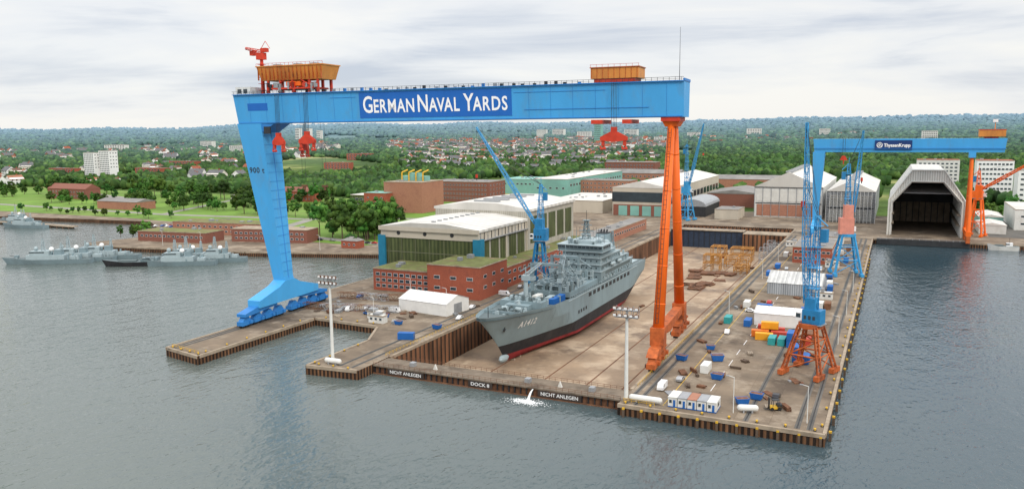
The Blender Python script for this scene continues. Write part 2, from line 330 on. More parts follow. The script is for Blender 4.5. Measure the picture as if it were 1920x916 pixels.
def plots(n,a0,a1,r0,r1,s0,s1,mind=20):
    k=0;t=0
    while k<n and t<n*30:
        t+=1; R=r0+(r1-r0)*random.random()**.85; x,y=pol(random.uniform(a0,a1),R)
        if abs(math.sin(x*.012+y*.021+math.sin(x*.004)*2))>.6: continue
        if any((x-p[0])**2+(y-p[1])**2<mind*mind for p in HP[-400:]): continue
        HP.append((x,y,random.uniform(s0,s1))); k+=1
plots(240,-33.5,-15.5,1400,2350,1.0,1.3,16)
plots(50,-60,-42,1300,2000,1.1,1.7)
NIND=len(HP)
plots(620,-34.5,-14.5,2350,3400,1.1,1.5,16)
plots(120,-62,-38,2000,3200,1.2,1.8)
plots(25,-14,0,2700,3600,1.2,1.7)
# ---------------------------------------------------------------- forest mass
def leaf_mat(name,c1,c2,c3,hazy=False):
    m=bpy.data.materials.new(name); m.use_nodes=True; nt=m.node_tree;N=nt.nodes;Lk=nt.links.new
    b=N['Principled BSDF']; b.inputs['Roughness'].default_value=.8; b.inputs['Specular IOR Level'].default_value=.15
    g_=N.new('ShaderNodeNewGeometry')
    n=N.new('ShaderNodeTexNoise'); n.inputs['Scale'].default_value=.035 if not hazy else .02; n.inputs['Detail'].default_value=9;n.inputs['Roughness'].default_value=.75; Lk(g_.outputs['Position'],n.inputs['Vector'])
    r=N.new('ShaderNodeValToRGB'); e=r.color_ramp.elements
    e[0].position=.36;e[0].color=(*c1,1);e[1].position=.64;e[1].color=(*c3,1);q=e.new(.5);q.color=(*c2,1)
    Lk(n.outputs['Fac'],r.inputs[0]); last=r.outputs[0]
    hs=N.new('ShaderNodeHueSaturation');Lk(last,hs.inputs['Color']);last=hs.outputs[0]
    a=N.new('ShaderNodeMapRange');a.inputs['To Min'].default_value=.5;a.inputs['To Max'].default_value=1.6
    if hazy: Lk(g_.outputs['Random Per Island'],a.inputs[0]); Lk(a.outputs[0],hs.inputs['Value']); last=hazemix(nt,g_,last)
    else:
        oi=N.new('ShaderNodeObjectInfo'); Lk(oi.outputs['Random'],a.inputs[0]);Lk(a.outputs[0],hs.inputs['Value'])
        h2=N.new('ShaderNodeMapRange');h2.inputs['To Min'].default_value=.48;h2.inputs['To Max'].default_value=.53;Lk(oi.outputs['Random'],h2.inputs[0]);Lk(h2.outputs[0],hs.inputs['Hue'])
    Lk(last,b.inputs['Base Color']); return m
leaf=leaf_mat('leaf_green',(.015,.042,.010),(.040,.092,.015),(.095,.16,.026))
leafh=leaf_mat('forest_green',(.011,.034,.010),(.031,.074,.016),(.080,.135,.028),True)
t=(1+5**.5)/2
ico=np.array([(-1,t,0),(1,t,0),(-1,-t,0),(1,-t,0),(0,-1,t),(0,1,t),(0,-1,-t),(0,1,-t),(t,0,-1),(t,0,1),(-t,0,-1),(-t,0,1)])/math.hypot(1,t)
icf=np.array([(0,11,5),(0,5,1),(0,1,7),(0,7,10),(0,10,11),(1,5,9),(5,11,4),(11,10,2),(10,7,6),(7,1,8),(3,9,4),(3,4,2),(3,2,6),(3,6,8),(3,8,9),(4,9,5),(2,4,11),(6,2,10),(8,6,7),(9,8,1)])
N0=33000
az=np.random.uniform(-66,20,N0*2); R=900*np.exp(np.random.uniform(0,1,N0*2)**.8*2.0)
x=R*np.sin(np.radians(az)); y=R*np.cos(np.radians(az))
cl=np.sin(x*.006+np.sin(y*.004)*2)+np.sin(y*.005+np.cos(x*.003)*2)+.6*np.sin(x*.017+y*.013)
keep=(y>775)
inh=((az>-35)&(az<-15)&(R>1350)&(R<3450))
keep&=~(inh&(np.random.rand(len(x))<.42))
keep&=(cl>-1.15)|(R>4800)|inh|(az>-13)
keep&=~((az>-30)&(az<2)&(R<1230)&(np.random.rand(len(x))<.90))
x=x[keep];y=y[keep];R=R[keep]
ok=np.ones(len(x),bool)
ux=x/R;uy=y/R
for hx,hy,s in HP:
    dx=hx-x;dy=hy-y; al=dx*ux+dy*uy; la=np.abs(dx*uy-dy*ux)
    ok&=~((al>-14)&(al<46)&(la<12*s))
x=x[ok];y=y[ok];R=R[ok]
z=Tz(x,y); rad=np.random.uniform(4.2,8.0,len(x))*np.clip(R/1800,1,2.6); h=np.random.uniform(5,9.5,len(x))*np.clip(R/2600,1,1.6)
n=len(x)
jit=ico[None]*(1+np.random.uniform(-.4,.4,(n,12,1)))
VV=np.stack([x[:,None]+jit[...,0]*rad[:,None],y[:,None]+jit[...,1]*rad[:,None],z[:,None]+h[:,None]*.75+jit[...,2]*h[:,None]],-1).reshape(-1,3)
FF=(icf[None]+(np.arange(n)*12)[:,None,None]).reshape(-1,3)
def npmesh(name,VV,FF,m):
    me=bpy.data.meshes.new(name); me.vertices.add(len(VV)); me.vertices.foreach_set('co',VV.astype(np.float32).ravel())
    k=FF.shape[1]; me.loops.add(FF.size); me.loops.foreach_set('vertex_index',FF.astype(np.int32).ravel())
    me.polygons.add(len(FF)); me.polygons.foreach_set('loop_start',np.arange(0,FF.size,k,dtype=np.int32)); me.polygons.foreach_set('loop_total',np.full(len(FF),k,dtype=np.int32))
    me.materials.append(m); me.update(calc_edges=True); return me
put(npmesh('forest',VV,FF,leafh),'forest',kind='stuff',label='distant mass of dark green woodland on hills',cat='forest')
def crown_mesh(name,seed,H,Rw):
    rs=np.random.RandomState(seed); cl=[]
    for i in range(20):
        a=rs.uniform(0,6.28); zz=rs.uniform(-.75,1); rr=math.sqrt(max(0,1-zz*zz*.8))*rs.uniform(.35,.95)
        cl.append((math.cos(a)*rr*Rw,math.sin(a)*rr*Rw,H*.62+zz*H*.36,rs.uniform(.25,.42)*Rw))
    cl.append((0,0,H*.62,Rw*.6))
    V_=[];F_=[]
    for cx,cy,cz,cr in cl:
        j=ico*(cr*.78)*(1+rs.uniform(-.2,.2,(12,1)))+np.array([cx,cy,cz]); o=len(V_); V_+=j.tolist(); F_+=(icf+o).tolist()
        for k in range(26):
            d=rs.normal(size=3); d/=np.linalg.norm(d); p=np.array([cx,cy,cz])+d*cr*rs.uniform(.8,1.2)
            u=np.cross(d,rs.normal(size=3)); u/=np.linalg.norm(u)+1e-6; w=np.cross(d,u)+d*rs.uniform(-.5,.5); s=rs.uniform(.4,.85)
            o=len(V_); V_+=[(p-u*s-w*s*.5).tolist(),(p+u*s*.4-w*s).tolist(),(p+u*s+w*s*.4).tolist()]; F_.append([o,o+1,o+2])
    return npmesh(name,np.array(V_),np.array(F_),leaf)
TREES=[]
for i,(H_,R_) in enumerate([(16,6.5),(19,7.5),(13,5.5),(22,7),(11,5),(15,4.2)]):
    mb=MB(); mb.cyl((0,0,0),(0,0,H_*.6),.45,.2,6,bark)
    for k in range(4):
        a=k*1.6+i; mb.cyl((0,0,H_*(.3+.05*k)),(math.cos(a)*R_*.5,math.sin(a)*R_*.5,H_*.65),.18,.06,5,bark)
    TREES.append((mb.mesh('trunk'),crown_mesh('crown',i+3,H_,R_)))
def tree(x,y,z=QZ,s=1,v=None,label='leafy green tree standing on grass'):
    v=random.randrange(6) if v is None else v
    o=thing('tree',label,'tree',(x,y,z),random.uniform(0,6.28),'broadleaf trees'); o.scale=(s*random.uniform(.85,1.1),s,s*random.uniform(.85,1.15))
    put(TREES[v][0],'trunk',o);put(TREES[v][1],'crown',o)
blocked=[(-520,-395,400,462),(-330,-250,400,470),(-560,-380,600,760)]
def scatter(n,x0,x1,y0,y1,s0=.7,s1=1.15):
    k=0
    while k<n:
        x=random.uniform(x0,x1);y=random.uniform(y0,y1)
        if any(a<x<b and c<y<d for a,b,c,d in blocked): k+=.2; continue
        if abs(y-(545+(abs(x+640))*.05))<9: k+=.2; continue
        tree(x,y,QZ,random.uniform(s0,s1)); k+=1
scatter(34,-395,-335,462,525,.95,1.3)
scatter(12,-330,-290,455,480,.4,.6)
scatter(90,-1150,-560,630,750,.7,1.2)
scatter(30,-900,-600,580,615,.5,.9)
scatter(18,-820,-600,512,535,.35,.6)
scatter(26,-560,-400,565,600,.6,1.0)
scatter(28,-660,-560,570,750,.7,1.1)
for p in [(-528,410),(-524,418),(-530,425),(-535,432),(-519,413),(-516,423)]: tree(*p,QZ,.6,label='small dense tree by the basin quay')
for p in [(-283,432),(-279,436),(-326,432),(-332,434)]: tree(*p,QZ,.5,label='round small tree beside the shore quay')
for i in range(14): tree(random.uniform(60,110),random.uniform(770,930),QZ,random.uniform(.6,.9),label='green tree among pale harbour buildings')
# ---------------------------------------------------------------- buildings
def win_mesh(name,w,h,frame=white_paint):
    mb=MB(); mb.box(-w/2,w/2,-.06,0.02,0,h,frame); mb.box(-w/2+.12,w/2-.12,-.10,-.05,.12,h-.12,glass); return mb.mesh(name)
WM={}
def windows(par,face,a0,a1,z0,z1,nx,nz,w,h,plane,frame=white_paint,cap=100):
    key=(w,h,frame.name)
    if key not in WM: WM[key]=win_mesh('window',w,h,frame)
    rest=[]
    for j in range(nz):
        for i in range(nx):
            a=a0+(a1-a0)*(i+.5)/nx; z=z0+(z1-z0)*(j+.5)/nz-h/2
            loc=(a,plane,z) if face=='S' else (plane,a,z)
            rot=0 if face=='S' else math.pi/2
            n_=par.get('nw',0)
            if n_<cap: put(WM[key],'window',par,loc,rot); par['nw']=n_+1
            else: rest.append((loc,rot))
    if rest:
        mb=MB()
        for (x,y,z),r in rest:
            if r==0: mb.box(x-w/2,x+w/2,y-.06,y+.02,z,z+h,frame);mb.box(x-w/2+.12,x+w/2-.12,y-.10,y-.05,z+.12,z+h-.12,glass)
            else: mb.box(x-.02,x+.06,y-w/2,y+w/2,z,z+h,frame);mb.box(x+.05,x+.10,y-w/2+.12,y+w/2-.12,z+.12,z+h-.12,glass)
        mb.obj('window_rows',par,kind='stuff')
def bld(name,label,cat,x0,x1,y0,y1,h,wall,roof,rtype='flat',z=QZ,rh=3,win=(),group=None,rot=0):
    cx,cy=(x0+x1)/2,(y0+y1)/2; o=thing(name,label,cat,(cx,cy,z),rot,group); a=(x1-x0)/2;b=(y1-y0)/2
    mb=MB(); mb.box(-a,a,-b,b,-.5 if z==QZ else -6,h,wall)
    r=MB()
    if rtype=='flat':
        r.box(-a-.25,a+.25,-b-.25,b+.25,h,h+.35,concl); r.box(-a+.3,a-.3,-b+.3,b-.3,h+.35,h+.45,roof)
        for k in range(min(9,max(1,int(a*b/90)))): 
            px=random.uniform(-a*.7,a*.7);py=random.uniform(-b*.7,b*.7);q=random.uniform(.6,1.6); r.box(px-q,px+q,py-q,py+q,h+.45,h+.45+random.uniform(.6,1.8),steel)
    elif rtype=='gable': r.prismY([(-a-.4,h),(a+.4,h),(a+.4,h+.3),(0,h+rh),(-a-.4,h+.3)],-b-.3,b+.3,roof)
    elif rtype=='gableX': r.prismX([(-b-.4,h),(b+.4,h),(b+.4,h+.3),(0,h+rh),(-b-.4,h+.3)],-a-.3,a+.3,roof)
    elif rtype=='barrel':
        n=10; P=[(-a-.3,h),(a+.3,h)]+[(math.cos(math.pi*k/n)*(a+.3),h+.4+math.sin(math.pi*k/n)*rh) for k in range(n+1)]
        r.prismY(P,-b-.3,b+.3,roof)
    elif rtype=='hip':
        r.add([(-a-.4,-b-.4,h),(a+.4,-b-.4,h),(a+.4,b+.4,h),(-a-.4,b+.4,h),(-a*.3,0,h+rh),(a*.3,0,h+rh)],[(0,1,5,4),(1,2,5),(2,3,4,5),(3,0,4),(3,2,1,0)],roof)
    mb.obj('wall',o); r.obj('roof',o)
    for w in win:
        f,nx,nz,ww,hh,zz0,zz1=w[:7]
        fr=w[7] if len(w)>7 else white_paint
        if f=='S': windows(o,'S',-a*.94,a*.94,zz0,zz1,nx,nz,ww,hh,-b-.001,fr)
        else: windows(o,'E',-b*.94,b*.94,zz0,zz1,nx,nz,ww,hh,a+.001,fr)
    return o
def hall():
    o=thing('assembly_hall','huge beige and dark green hall with pale roof beside the dock','hall',(-214,344,QZ))
    mb=MB(); mb.box(-28.6,28.6,0.4,57,0,22.5,hall_green); mb.box(28.6,28.9,1,57,-.2,23,hall_side); mb.box(-29,29,0,57,22.5,27,beige)
    mb.obj('wall',o)
    mb=MB(); mb.box(-30,30,57,126,0,32,hall_side); mb.obj('rear_wall',o)
    for x in (-30.5,26.2): mb=MB(); mb.box(x,x+4.3,-.7,3.6,-.2,23.5,teal); mb.obj('corner_column',o)
    for y in (30,56.2): mb=MB(); mb.box(28.7,29.6,y,y+1.6,0,27,beige); mb.obj('pilaster',o)
    mb=MB(); mb.prismY([(-29.8,27),(29.8,27),(29.8,28.2),(10,30.6),(-10,30.6),(-29.8,28.2)],-.8,57,roofw); mb.box(-29.9,29.9,-.95,-.81,26.2,28.4,beige)
    for k in range(9): yy=5+k*6; mb.box(-1,1,yy,yy+1.4,30.6,31.2,steel)
    mb.obj('roof',o)
    mb=MB(); mb.prismY([(-31,32),(31,32),(31,33.4),(10,36.2),(-10,36.2),(-31,33.4)],57.1,126.5,roofw)
    for k in range(5): mb.box(-8,8,64+k*12,67+k*12,36.2,37,steel)
    mb.obj('rear_roof',o)
    mb=MB()
    for x in [-17,-8.5,0,8.5,17]: mb.box(x-8.0,x-7.85,.2,.39,1,22,mull)
    for z in (8,15): mb.box(-26,26,.25,.39,z,z+.3,mull)
    mb.obj('mullion',o)
    for i in range(5): mb=MB(); y=3+i*10.6; mb.box(28.92,29.15,y,y+8.4,10,22,hall_green); mb.obj('side_glazing',o)
    for i in range(5): mb=MB(); y=60+i*13; mb.box(30.02,30.2,y,y+10,14,29,hall_green); mb.obj('rear_glazing',o)
    for x in (-18,-2,14):
        mb=MB(); mb.cyl((x,-.1,25),(x,.0,25),1.1,None,14,dark); mb.obj('vent',o)
    mb=MB()
    for i in range(14): mb.box(28.95,29.3,2+i*4,2.3+i*4,22.9,26.6,dark if i%2 else steel)
    mb.box(28.9,30.4,0,57,22.6,22.9,steel); mb.obj('side_walkway',o)
hall()
bld('brick_office','red brick office with mossy flat roof before the hall','office building',-230,-197,318,343,10.5,brick,moss,win=[('S',9,3,2.4,1.7,1,9.5)])
bld('brick_workshop','tall red brick workshop wing running beside the dock','workshop',-197,-169,315,343.2,15,brick,moss,win=[('S',3,2,3.2,1.6,2,12),('E',3,2,3,1.6,3,13)])
bld('brick_workshop','long red brick workshop with mossy roof along the dock','workshop',-184.9,-171,343.4,470,10,brick,moss,win=[('E',20,2,3.2,1.6,1,9.5)])
bld('brick_workshop','long low brick workshop with grey roof by the dock','workshop',-186,-174,475,600,8,brick_o,grey_roof,win=[('E',22,1,3,1.6,2,7)])
bld('brick_block','windowless orange brick block behind the halls','factory building',-447,-404,640,680,29,brick_o,concl)
bld('brick_block','small red brick block with green trim','factory building',-462,-437,628,650,19,brick,tealb,win=[('S',3,3,2,1.5,3,17)])
bld('grey_workshop','grey glazed workshop with pale flat roof','workshop',-500,-455,655,700,14,hall_green,roofw,win=[('S',8,2,4,2,2,13)])
o=thing('ventilation_frame','yellow green rooftop ventilation frame on brick block','rooftop plant',(-425,662,QZ+29.5))
for x in (-12,-4,4,12):
    mb=MB(); mb.cyl((x,-5,0),(x,-5,8),.7,None,8,yellow); mb.cyl((x,-5,8),(x,5,10),.7,None,8,yellow); mb.obj('duct',o)
mb=MB(); mb.box(-14,14,-4,5,0,4.5,tealb); mb.box(-6,6,-3,4,4.5,7.5,tealb); mb.obj('casing',o)
bld('brick_office','long four storey red brick office block with windows','office building',-470,-395,760,800,22,brick_d,grey_roof,win=[('S',18,4,1.9,1.9,2,21),('E',5,4,1.9,1.9,2,21)])
bld('mint_green_hall','long mint green industrial hall','hall',-440,-345,880,930,18,tealb,tealb,win=[('S',16,1,3,2,10,15)])
bld('mint_green_hall','mint green hall with pale flat roof','hall',-360,-320,800,990,24,tealb,roofw,win=[('S',5,1,3,2,12,17),('E',20,1,5,2.5,15,20)])
bld('brick_office','brick office with rows of white windows','office building',-330,-262,840,866,21,brick_o,grey_roof,win=[('S',14,4,2,1.7,2,20)])
bld('brick_office','long brick block with grey roof near hills','office building',-410,-330,1180,1210,24,brick_d,grey_roof,z=QZ+3,win=[('S',16,4,2.4,2,2,22)])
bld('brick_office','weathered brick factory with pitched roof','factory building',-370,-250,1010,1040,20,brick_o,grey_roof,'gableX',rh=5,win=[('S',20,3,2.4,2,2,19)])
bld('low_factory','brown low factory with sawtooth grey roof','factory building',-250,-120,1000,1060,15,brick_o,grey_roof,'gableX',rh=4)
bld('low_factory','pale flat roofed factory between halls','factory building',-300,-245,700,790,11,beige,roofw)
bld('low_factory','grey flat roofed factory between halls','factory building',-330,-262,560,640,12,brick_d,grey_roof,win=[('S',10,2,3,1.8,2,11)])
o=bld('slipway_hall','long pale hall with white gabled roof beyond the dock','hall',-232,-180,690,905,25,beige,roofw,'gable',rh=6)
mb=MB(); mb.box(-26.3,26.3,-107.9,-107.6,12.5,21.2,glass); mb.obj('window_strip',o); mb=MB(); mb.box(-25,25,-108,-107.6,.2,10,brick_d); mb.obj('brick_panel',o)
for i in range(4): mb=MB(); mb.box(-20+i*11,-12+i*11,-108.2,-108.0,.2,9,tealb); mb.obj('door',o)
for i in range(14): mb=MB(); mb.box(26.02,26.3,-104+i*15,-93+i*15,11,17,glass); mb.obj('window',o)
bld('storage_shed','dark barrel roofed steel shed at dock head','shed',-176,-150,700,760,9,dark,steel,'barrel',rh=6)
bld('storage_shed','grey flat shed at dock head','shed',-140,-120,690,720,8,beige,grey_roof)
bld('low_factory','low brown workshop with pitched roof','factory building',-170,-118,800,870,13,brick_d,grey_roof,'gable',rh=4)
def bighall(x0,x1,y0,y1,h,rh,label,fm,sm):
    o=bld('construction_hall',label,'hall',x0,x1,y0,y1,h,fm,roofw,'gable',rh=rh); a=(x1-x0)/2;b=(y1-y0)/2
    mb=MB(); mb.box(-a+2,a-2,-b-.3,-b-.05,1,h*.42,sm); mb.box(-a+1,a-1,-b-.4,-b-.06,h*.45,h*.48,dark); mb.box(-a+2,a-2,-b-.3,-b-.05,h*.52,h*.9,frame_c); mb.obj('door',o)
    mb=MB()
    for i in range(9): x=-a+i*a*2/8; mb.box(x-.2,x+.2,-b-.7,-b-.3,0,h,steel)
    mb.box(-a-.5,a+.5,-b-.8,-b-.31,h-.4,h+.1,dark); mb.obj('facade_rib',o)
    mb=MB()
    for i in range(int(b/6)): y=-b+3+i*12; mb.box(-3,3,y,y+4,h+rh-.5,h+rh+.8,steel)
    mb.obj('roof_vent',o); return o
bighall(-112,-56,722,880,26,13,'white gabled construction hall with brown base',whitec,brick_o)
o=bighall(-51,-15,700,860,25,9,'grey construction hall wrapped in white scaffolding',steel,whitec)
mb=MB()
for i in range(14): x=-18.5+i*2.85; mb.box(x-.1,x+.1,-82.6,-82.4,0,25,white_paint)
for j in range(11): mb.box(-18.6,18.6,-82.7,-81.2,2.2*j+2,2.2*j+2.15,steel)
mb.obj('scaffold',o)
o=thing('ship_lift_hall','open fronted white hall with angular roof over dark water','hall',(19.5,629,QZ))
out=[(-24,-1),(-24,25),(-10,46.5),(10,46.5),(24,25),(24,-1)]; inn=[(-22.2,-1),(-22.2,24),(-10.2,38.5),(10.2,38.5),(22.2,24),(22.2,-1)]
cl_=striped('hall_slat_cladding',(.34,.34,.32),(.68,.67,.63),4.,axis=(0,1,0),bump=.4,grime=.15)
gcl=striped('hall_gable_cladding',(.50,.48,.43),(.68,.66,.61),1.5,axis=(1,0,0),bump=.4,grime=.15)
mb=MB()
for i in range(5):
    a,b=out[i],out[i+1];c,d=inn[i],inn[i+1]
    mb.add([(a[0],0,a[1]),(b[0],0,b[1]),(d[0],0,d[1]),(c[0],0,c[1])],[(0,1,2,3)],gcl)
mb.obj('gable_wall',o)
mb=MB()
for q in (out,inn):
    for a,b in zip(q,q[1:]): mb.bar((a[0],-.3,a[1]),(b[0],-.3,b[1]),.8,frame_c)
mb.obj('portal_frame',o)
mb=MB()
for a,b in zip(out,out[1:]): mb.add([(a[0],0,a[1]),(b[0],0,b[1]),(b[0],100,b[1]),(a[0],100,a[1])],[(0,1,2,3)],cl_)
mb.obj('roof',o)
mb=MB()
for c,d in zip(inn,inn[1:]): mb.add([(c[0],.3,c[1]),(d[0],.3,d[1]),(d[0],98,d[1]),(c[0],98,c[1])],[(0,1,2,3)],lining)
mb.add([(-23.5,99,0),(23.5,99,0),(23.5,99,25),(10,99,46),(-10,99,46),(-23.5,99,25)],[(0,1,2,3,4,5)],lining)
mb.obj('interior_lining',o)
for k in range(8):
    mb=MB(); y=4+k*12
    for s_ in (-1,1): mb.bar((s_*21.6,y,0),(s_*21.6,y,23.4),.8,frame_c); mb.bar((s_*21.6,y,23.4),(s_*9.9,y,38),.8,frame_c)
    mb.bar((-9.9,y,38),(9.9,y,38),.8,frame_c); mb.bar((-15,y,30),(15,y,30),.4,steel); mb.obj('frame_rib',o)
mb=MB()
for i in range(9): x=-18+i*4.5; mb.box(x-1.9,x+1.9,97,97.5,0,16,concl)
for s_ in (-1,1):
    for z in (8,15): mb.box(s_*20.8-1.4,s_*20.8+.6,2,95,z,z+.5,concl)
mb.obj('inner_gallery',o)
mb=MB(); mb.box(-30,26,-31,-26,-3,.6,dark)
for i in range(14): x=-28+i*4; mb.box(x,x+.25,-31,-30.7,.6,1.7,steel)
mb.box(-30,26,-30.95,-30.75,1.6,1.75,steel); mb.obj('pontoon',o)
bld('white_warehouse','pale grey warehouse with flat roof on the shore','warehouse',80,140,690,760,15,whitec,roofw,win=[('S',8,2,3,1.6,2,13)])
bld('apartment_block','white multi storey office block with window rows','office building',100,150,860,890,36,white_paint,grey_roof,win=[('S',12,7,3,2,2,35)])
bld('apartment_block','white multi storey office block with flat roof','office building',72,104,930,960,42,white_paint,brick,win=[('S',9,8,2.6,2,2,41)])
bld('apartment_block','white office block behind the shore cranes','office building',20,64,1050,1075,38,whitec,brick,win=[('S',9,8,3,2,2,36)])
bld('storage_shed','low white shed on the shore quay','shed',55,72,660,690,6,whitec,roofw,'gable',rh=2)
bld('storage_shed','low blue grey shed on the shore quay','shed',58,74,700,740,8,tealb,roofw,'gable',rh=2)
bld('low_brick_building','low brick building with mossy green flat roof on the pier','naval building',-500,-440,405,425,7,brick_d,moss,win=[('S',14,1,2.4,1.6,2,6)],rot=.12)
bld('low_brick_building','long low brick building with green roof near the basin','naval building',-512,-425,448,470,9,brick_o,moss,win=[('S',16,2,2.4,1.5,1,8)],rot=.1)
bld('low_brick_building','two storey brick naval office with pale roof','naval building',-432,-372,430,447,9,brick_d,concl,win=[('S',14,2,2.2,1.5,1,8)],rot=.2)
bld('low_brick_building','small brick pavilion on the quay','naval building',-335,-322,428,436,5,brick,grey_roof,'hip',rh=2.5,win=[('S',3,1,1.6,1.5,1,4)])
bld('low_brick_building','small brick shed by shore quay','naval building',-300,-288,428,438,5.5,brick_d,grey_roof,'hip',rh=2.5)
bld('low_brick_building','low grey roofed hall among trees','naval building',-760,-700,565,588,8,brick_o,grey_roof,'gableX',rh=3)
bld('barracks_block','red brick barracks with brown hipped roof','barracks',-950,-880,640,660,12,brick_d,brick_d,'gableX',rh=6,win=[('S',12,2,2,1.8,1,11)])
bld('barracks_block','red brick barracks among trees','barracks',-640,-590,705,722,11,brick,brick_d,'gableX',rh=5,win=[('S',10,2,2,1.8,1,10)])
for i,(dx,dy,hh) in enumerate([(4,0,46),(30,8,49)]):
    x=-1195+dx; y=868+dy
    bld('apartment_tower','white high rise apartment slab with balconies' ,'apartment building',x,x+24,y,y+16,hh,white_paint,grey_roof,z=float(Tz(x,y)),win=[('S',6,14,2.6,1.6,2,hh-1,steel),('E',3,5,2.2,1.5,20,hh-1,steel)],group='joined white apartment slabs')
# ---------------------------------------------------------------- houses
roofs=[mat('red_tile_roof',(.26,.085,.05),.85,0,.25,.5),mat('brown_tile_roof',(.14,.08,.06),.85,0,.25,.5),mat('slate_roof',(.12,.12,.125),.8,0,.25,.5),mat('orange_tile_roof',(.30,.14,.085),.85,0,.2,.5)]
walls_=[white_paint,mat('cream_render',(.68,.64,.56)),brick_o,white_paint]
HB=[]
for i in range(8):
    mb=MB(); a=random.uniform(5,8.5);b=random.uniform(4.5,6);h=random.uniform(5.5,8); rh=random.uniform(3.2,4.6)
    mb.box(-a,a,-b,b,-3,h,walls_[i%4]); mb.prismX([(-b,h),(b,h),(0,h+rh)],-a+.05,a-.05,walls_[i%4])
    for s_ in(-1,1):
        mb.add([(-a-.5,s_*(b+.6),h-.5),(a+.5,s_*(b+.6),h-.5),(a+.5,0,h+rh+.15),(-a-.5,0,h+rh+.15)],[(0,1,2,3)],roofs[[0,1,2,3,1,2,0,2][i]])
    mb.box(a*.3,a*.3+.9,-.5,.5,h+rh-1,h+rh+1.2,brick)
    for k in range(3):
        for zz in (.8,3.6): mb.box(-a*.75+k*a*.6,-a*.75+k*a*.6+1.3,-b-.06,-b,zz,zz+1.4,glass)
        mb.box(a,a+.06,-b*.6+k*b*.5,-b*.6+k*b*.5+1.1,3.4,4.7,glass)
    HB.append(mb)
HM=[m_.mesh('house') for m_ in HB]
rest=MB()
hlab={0:'white rendered house with red tiled roof',1:'cream rendered house with brown tiled roof',2:'orange brick house with slate grey roof',3:'white house with orange tiled roof',4:'white rendered house with brown roof',5:'cream rendered house with slate roof',6:'orange brick house with red tiled roof',7:'white rendered house with slate roof'}
for q,(hx,hy,s) in enumerate(HP):
    i=random.choice((0,1,2,3,4,5,7,4,7,5,7)); rz=.26*random.choice((-1,1))+random.choice((0,0,math.pi/2))+random.uniform(-.2,.2); z=float(Tz(np.float64(hx),np.float64(hy)))
    if q<NIND:
        o=put(HM[i],'house',None,(hx,hy,z),rz,hlab[i]+' among trees','house','detached houses of the suburb'); o.scale=(s,s,s)
    else:
        c,sn=math.cos(rz)*s,math.sin(rz)*s; B=HB[i]
        vs=[(hx+v[0]*c-v[1]*sn,hy+v[0]*sn+v[1]*c,z+v[2]*s) for v in B.v]; off=len(rest.v); rest.v+=vs
        for f,mi in zip(B.f,B.mi): rest.f.append(tuple(off+a for a in f)); rest.mi.append(rest.k(B.ms[mi]))
rest.obj('distant_houses',kind='stuff',label='far suburb of small pale houses merging into woodland',cat='houses')
def far(az,R,w,d,h,m,rm,lab,nx,nz,name='apartment_block'):
    x,y=pol(az,R); bld(name,lab,'apartment building',x-w/2,x+w/2,y-d/2,y+d/2,h,m,rm,z=float(Tz(np.float64(x),np.float64(y)))-1,win=[('S',nx,nz,w/nx*.6,h/nz*.5,1,h-1)],rot=random.uniform(-.2,.3))
for a,R,w,h in [(-40.6,3600,26,66),(-39.9,3650,22,64),(-39.2,3600,20,54),(-22.4,3700,60,44),(-23.6,3900,50,38),(-17.3,3500,60,40),(-9.0,3600,60,40),(1.7,2900,45,36),(-44.5,2500,60,24),(-52,2700,70,26),(-13,3300,50,30),(-20.6,3400,60,34),(-4.5,3400,40,36),(-15.2,2900,50,24),(-46.5,2900,50,30)]:
    far(a,R,w,18,h,whitec,grey_roof,'white slab apartment block on the wooded ridge',8,6)
far(-19.6,2900,26,20,74,tealb,white_paint,'pale turquoise high rise tower above the houses',5,10,'apartment_tower')
for a,R,w in [(-5.5,3000,40),(-11.5,2700,40),(-48,1700,60),(-50,1500,70),(-36.5,1900,60),(-8.2,3500,50),(-55,1600,60),(-38,1500,50)]:
    far(a,R,w,18,16,brick,brick_d,'red brick apartment row among trees',8,4)
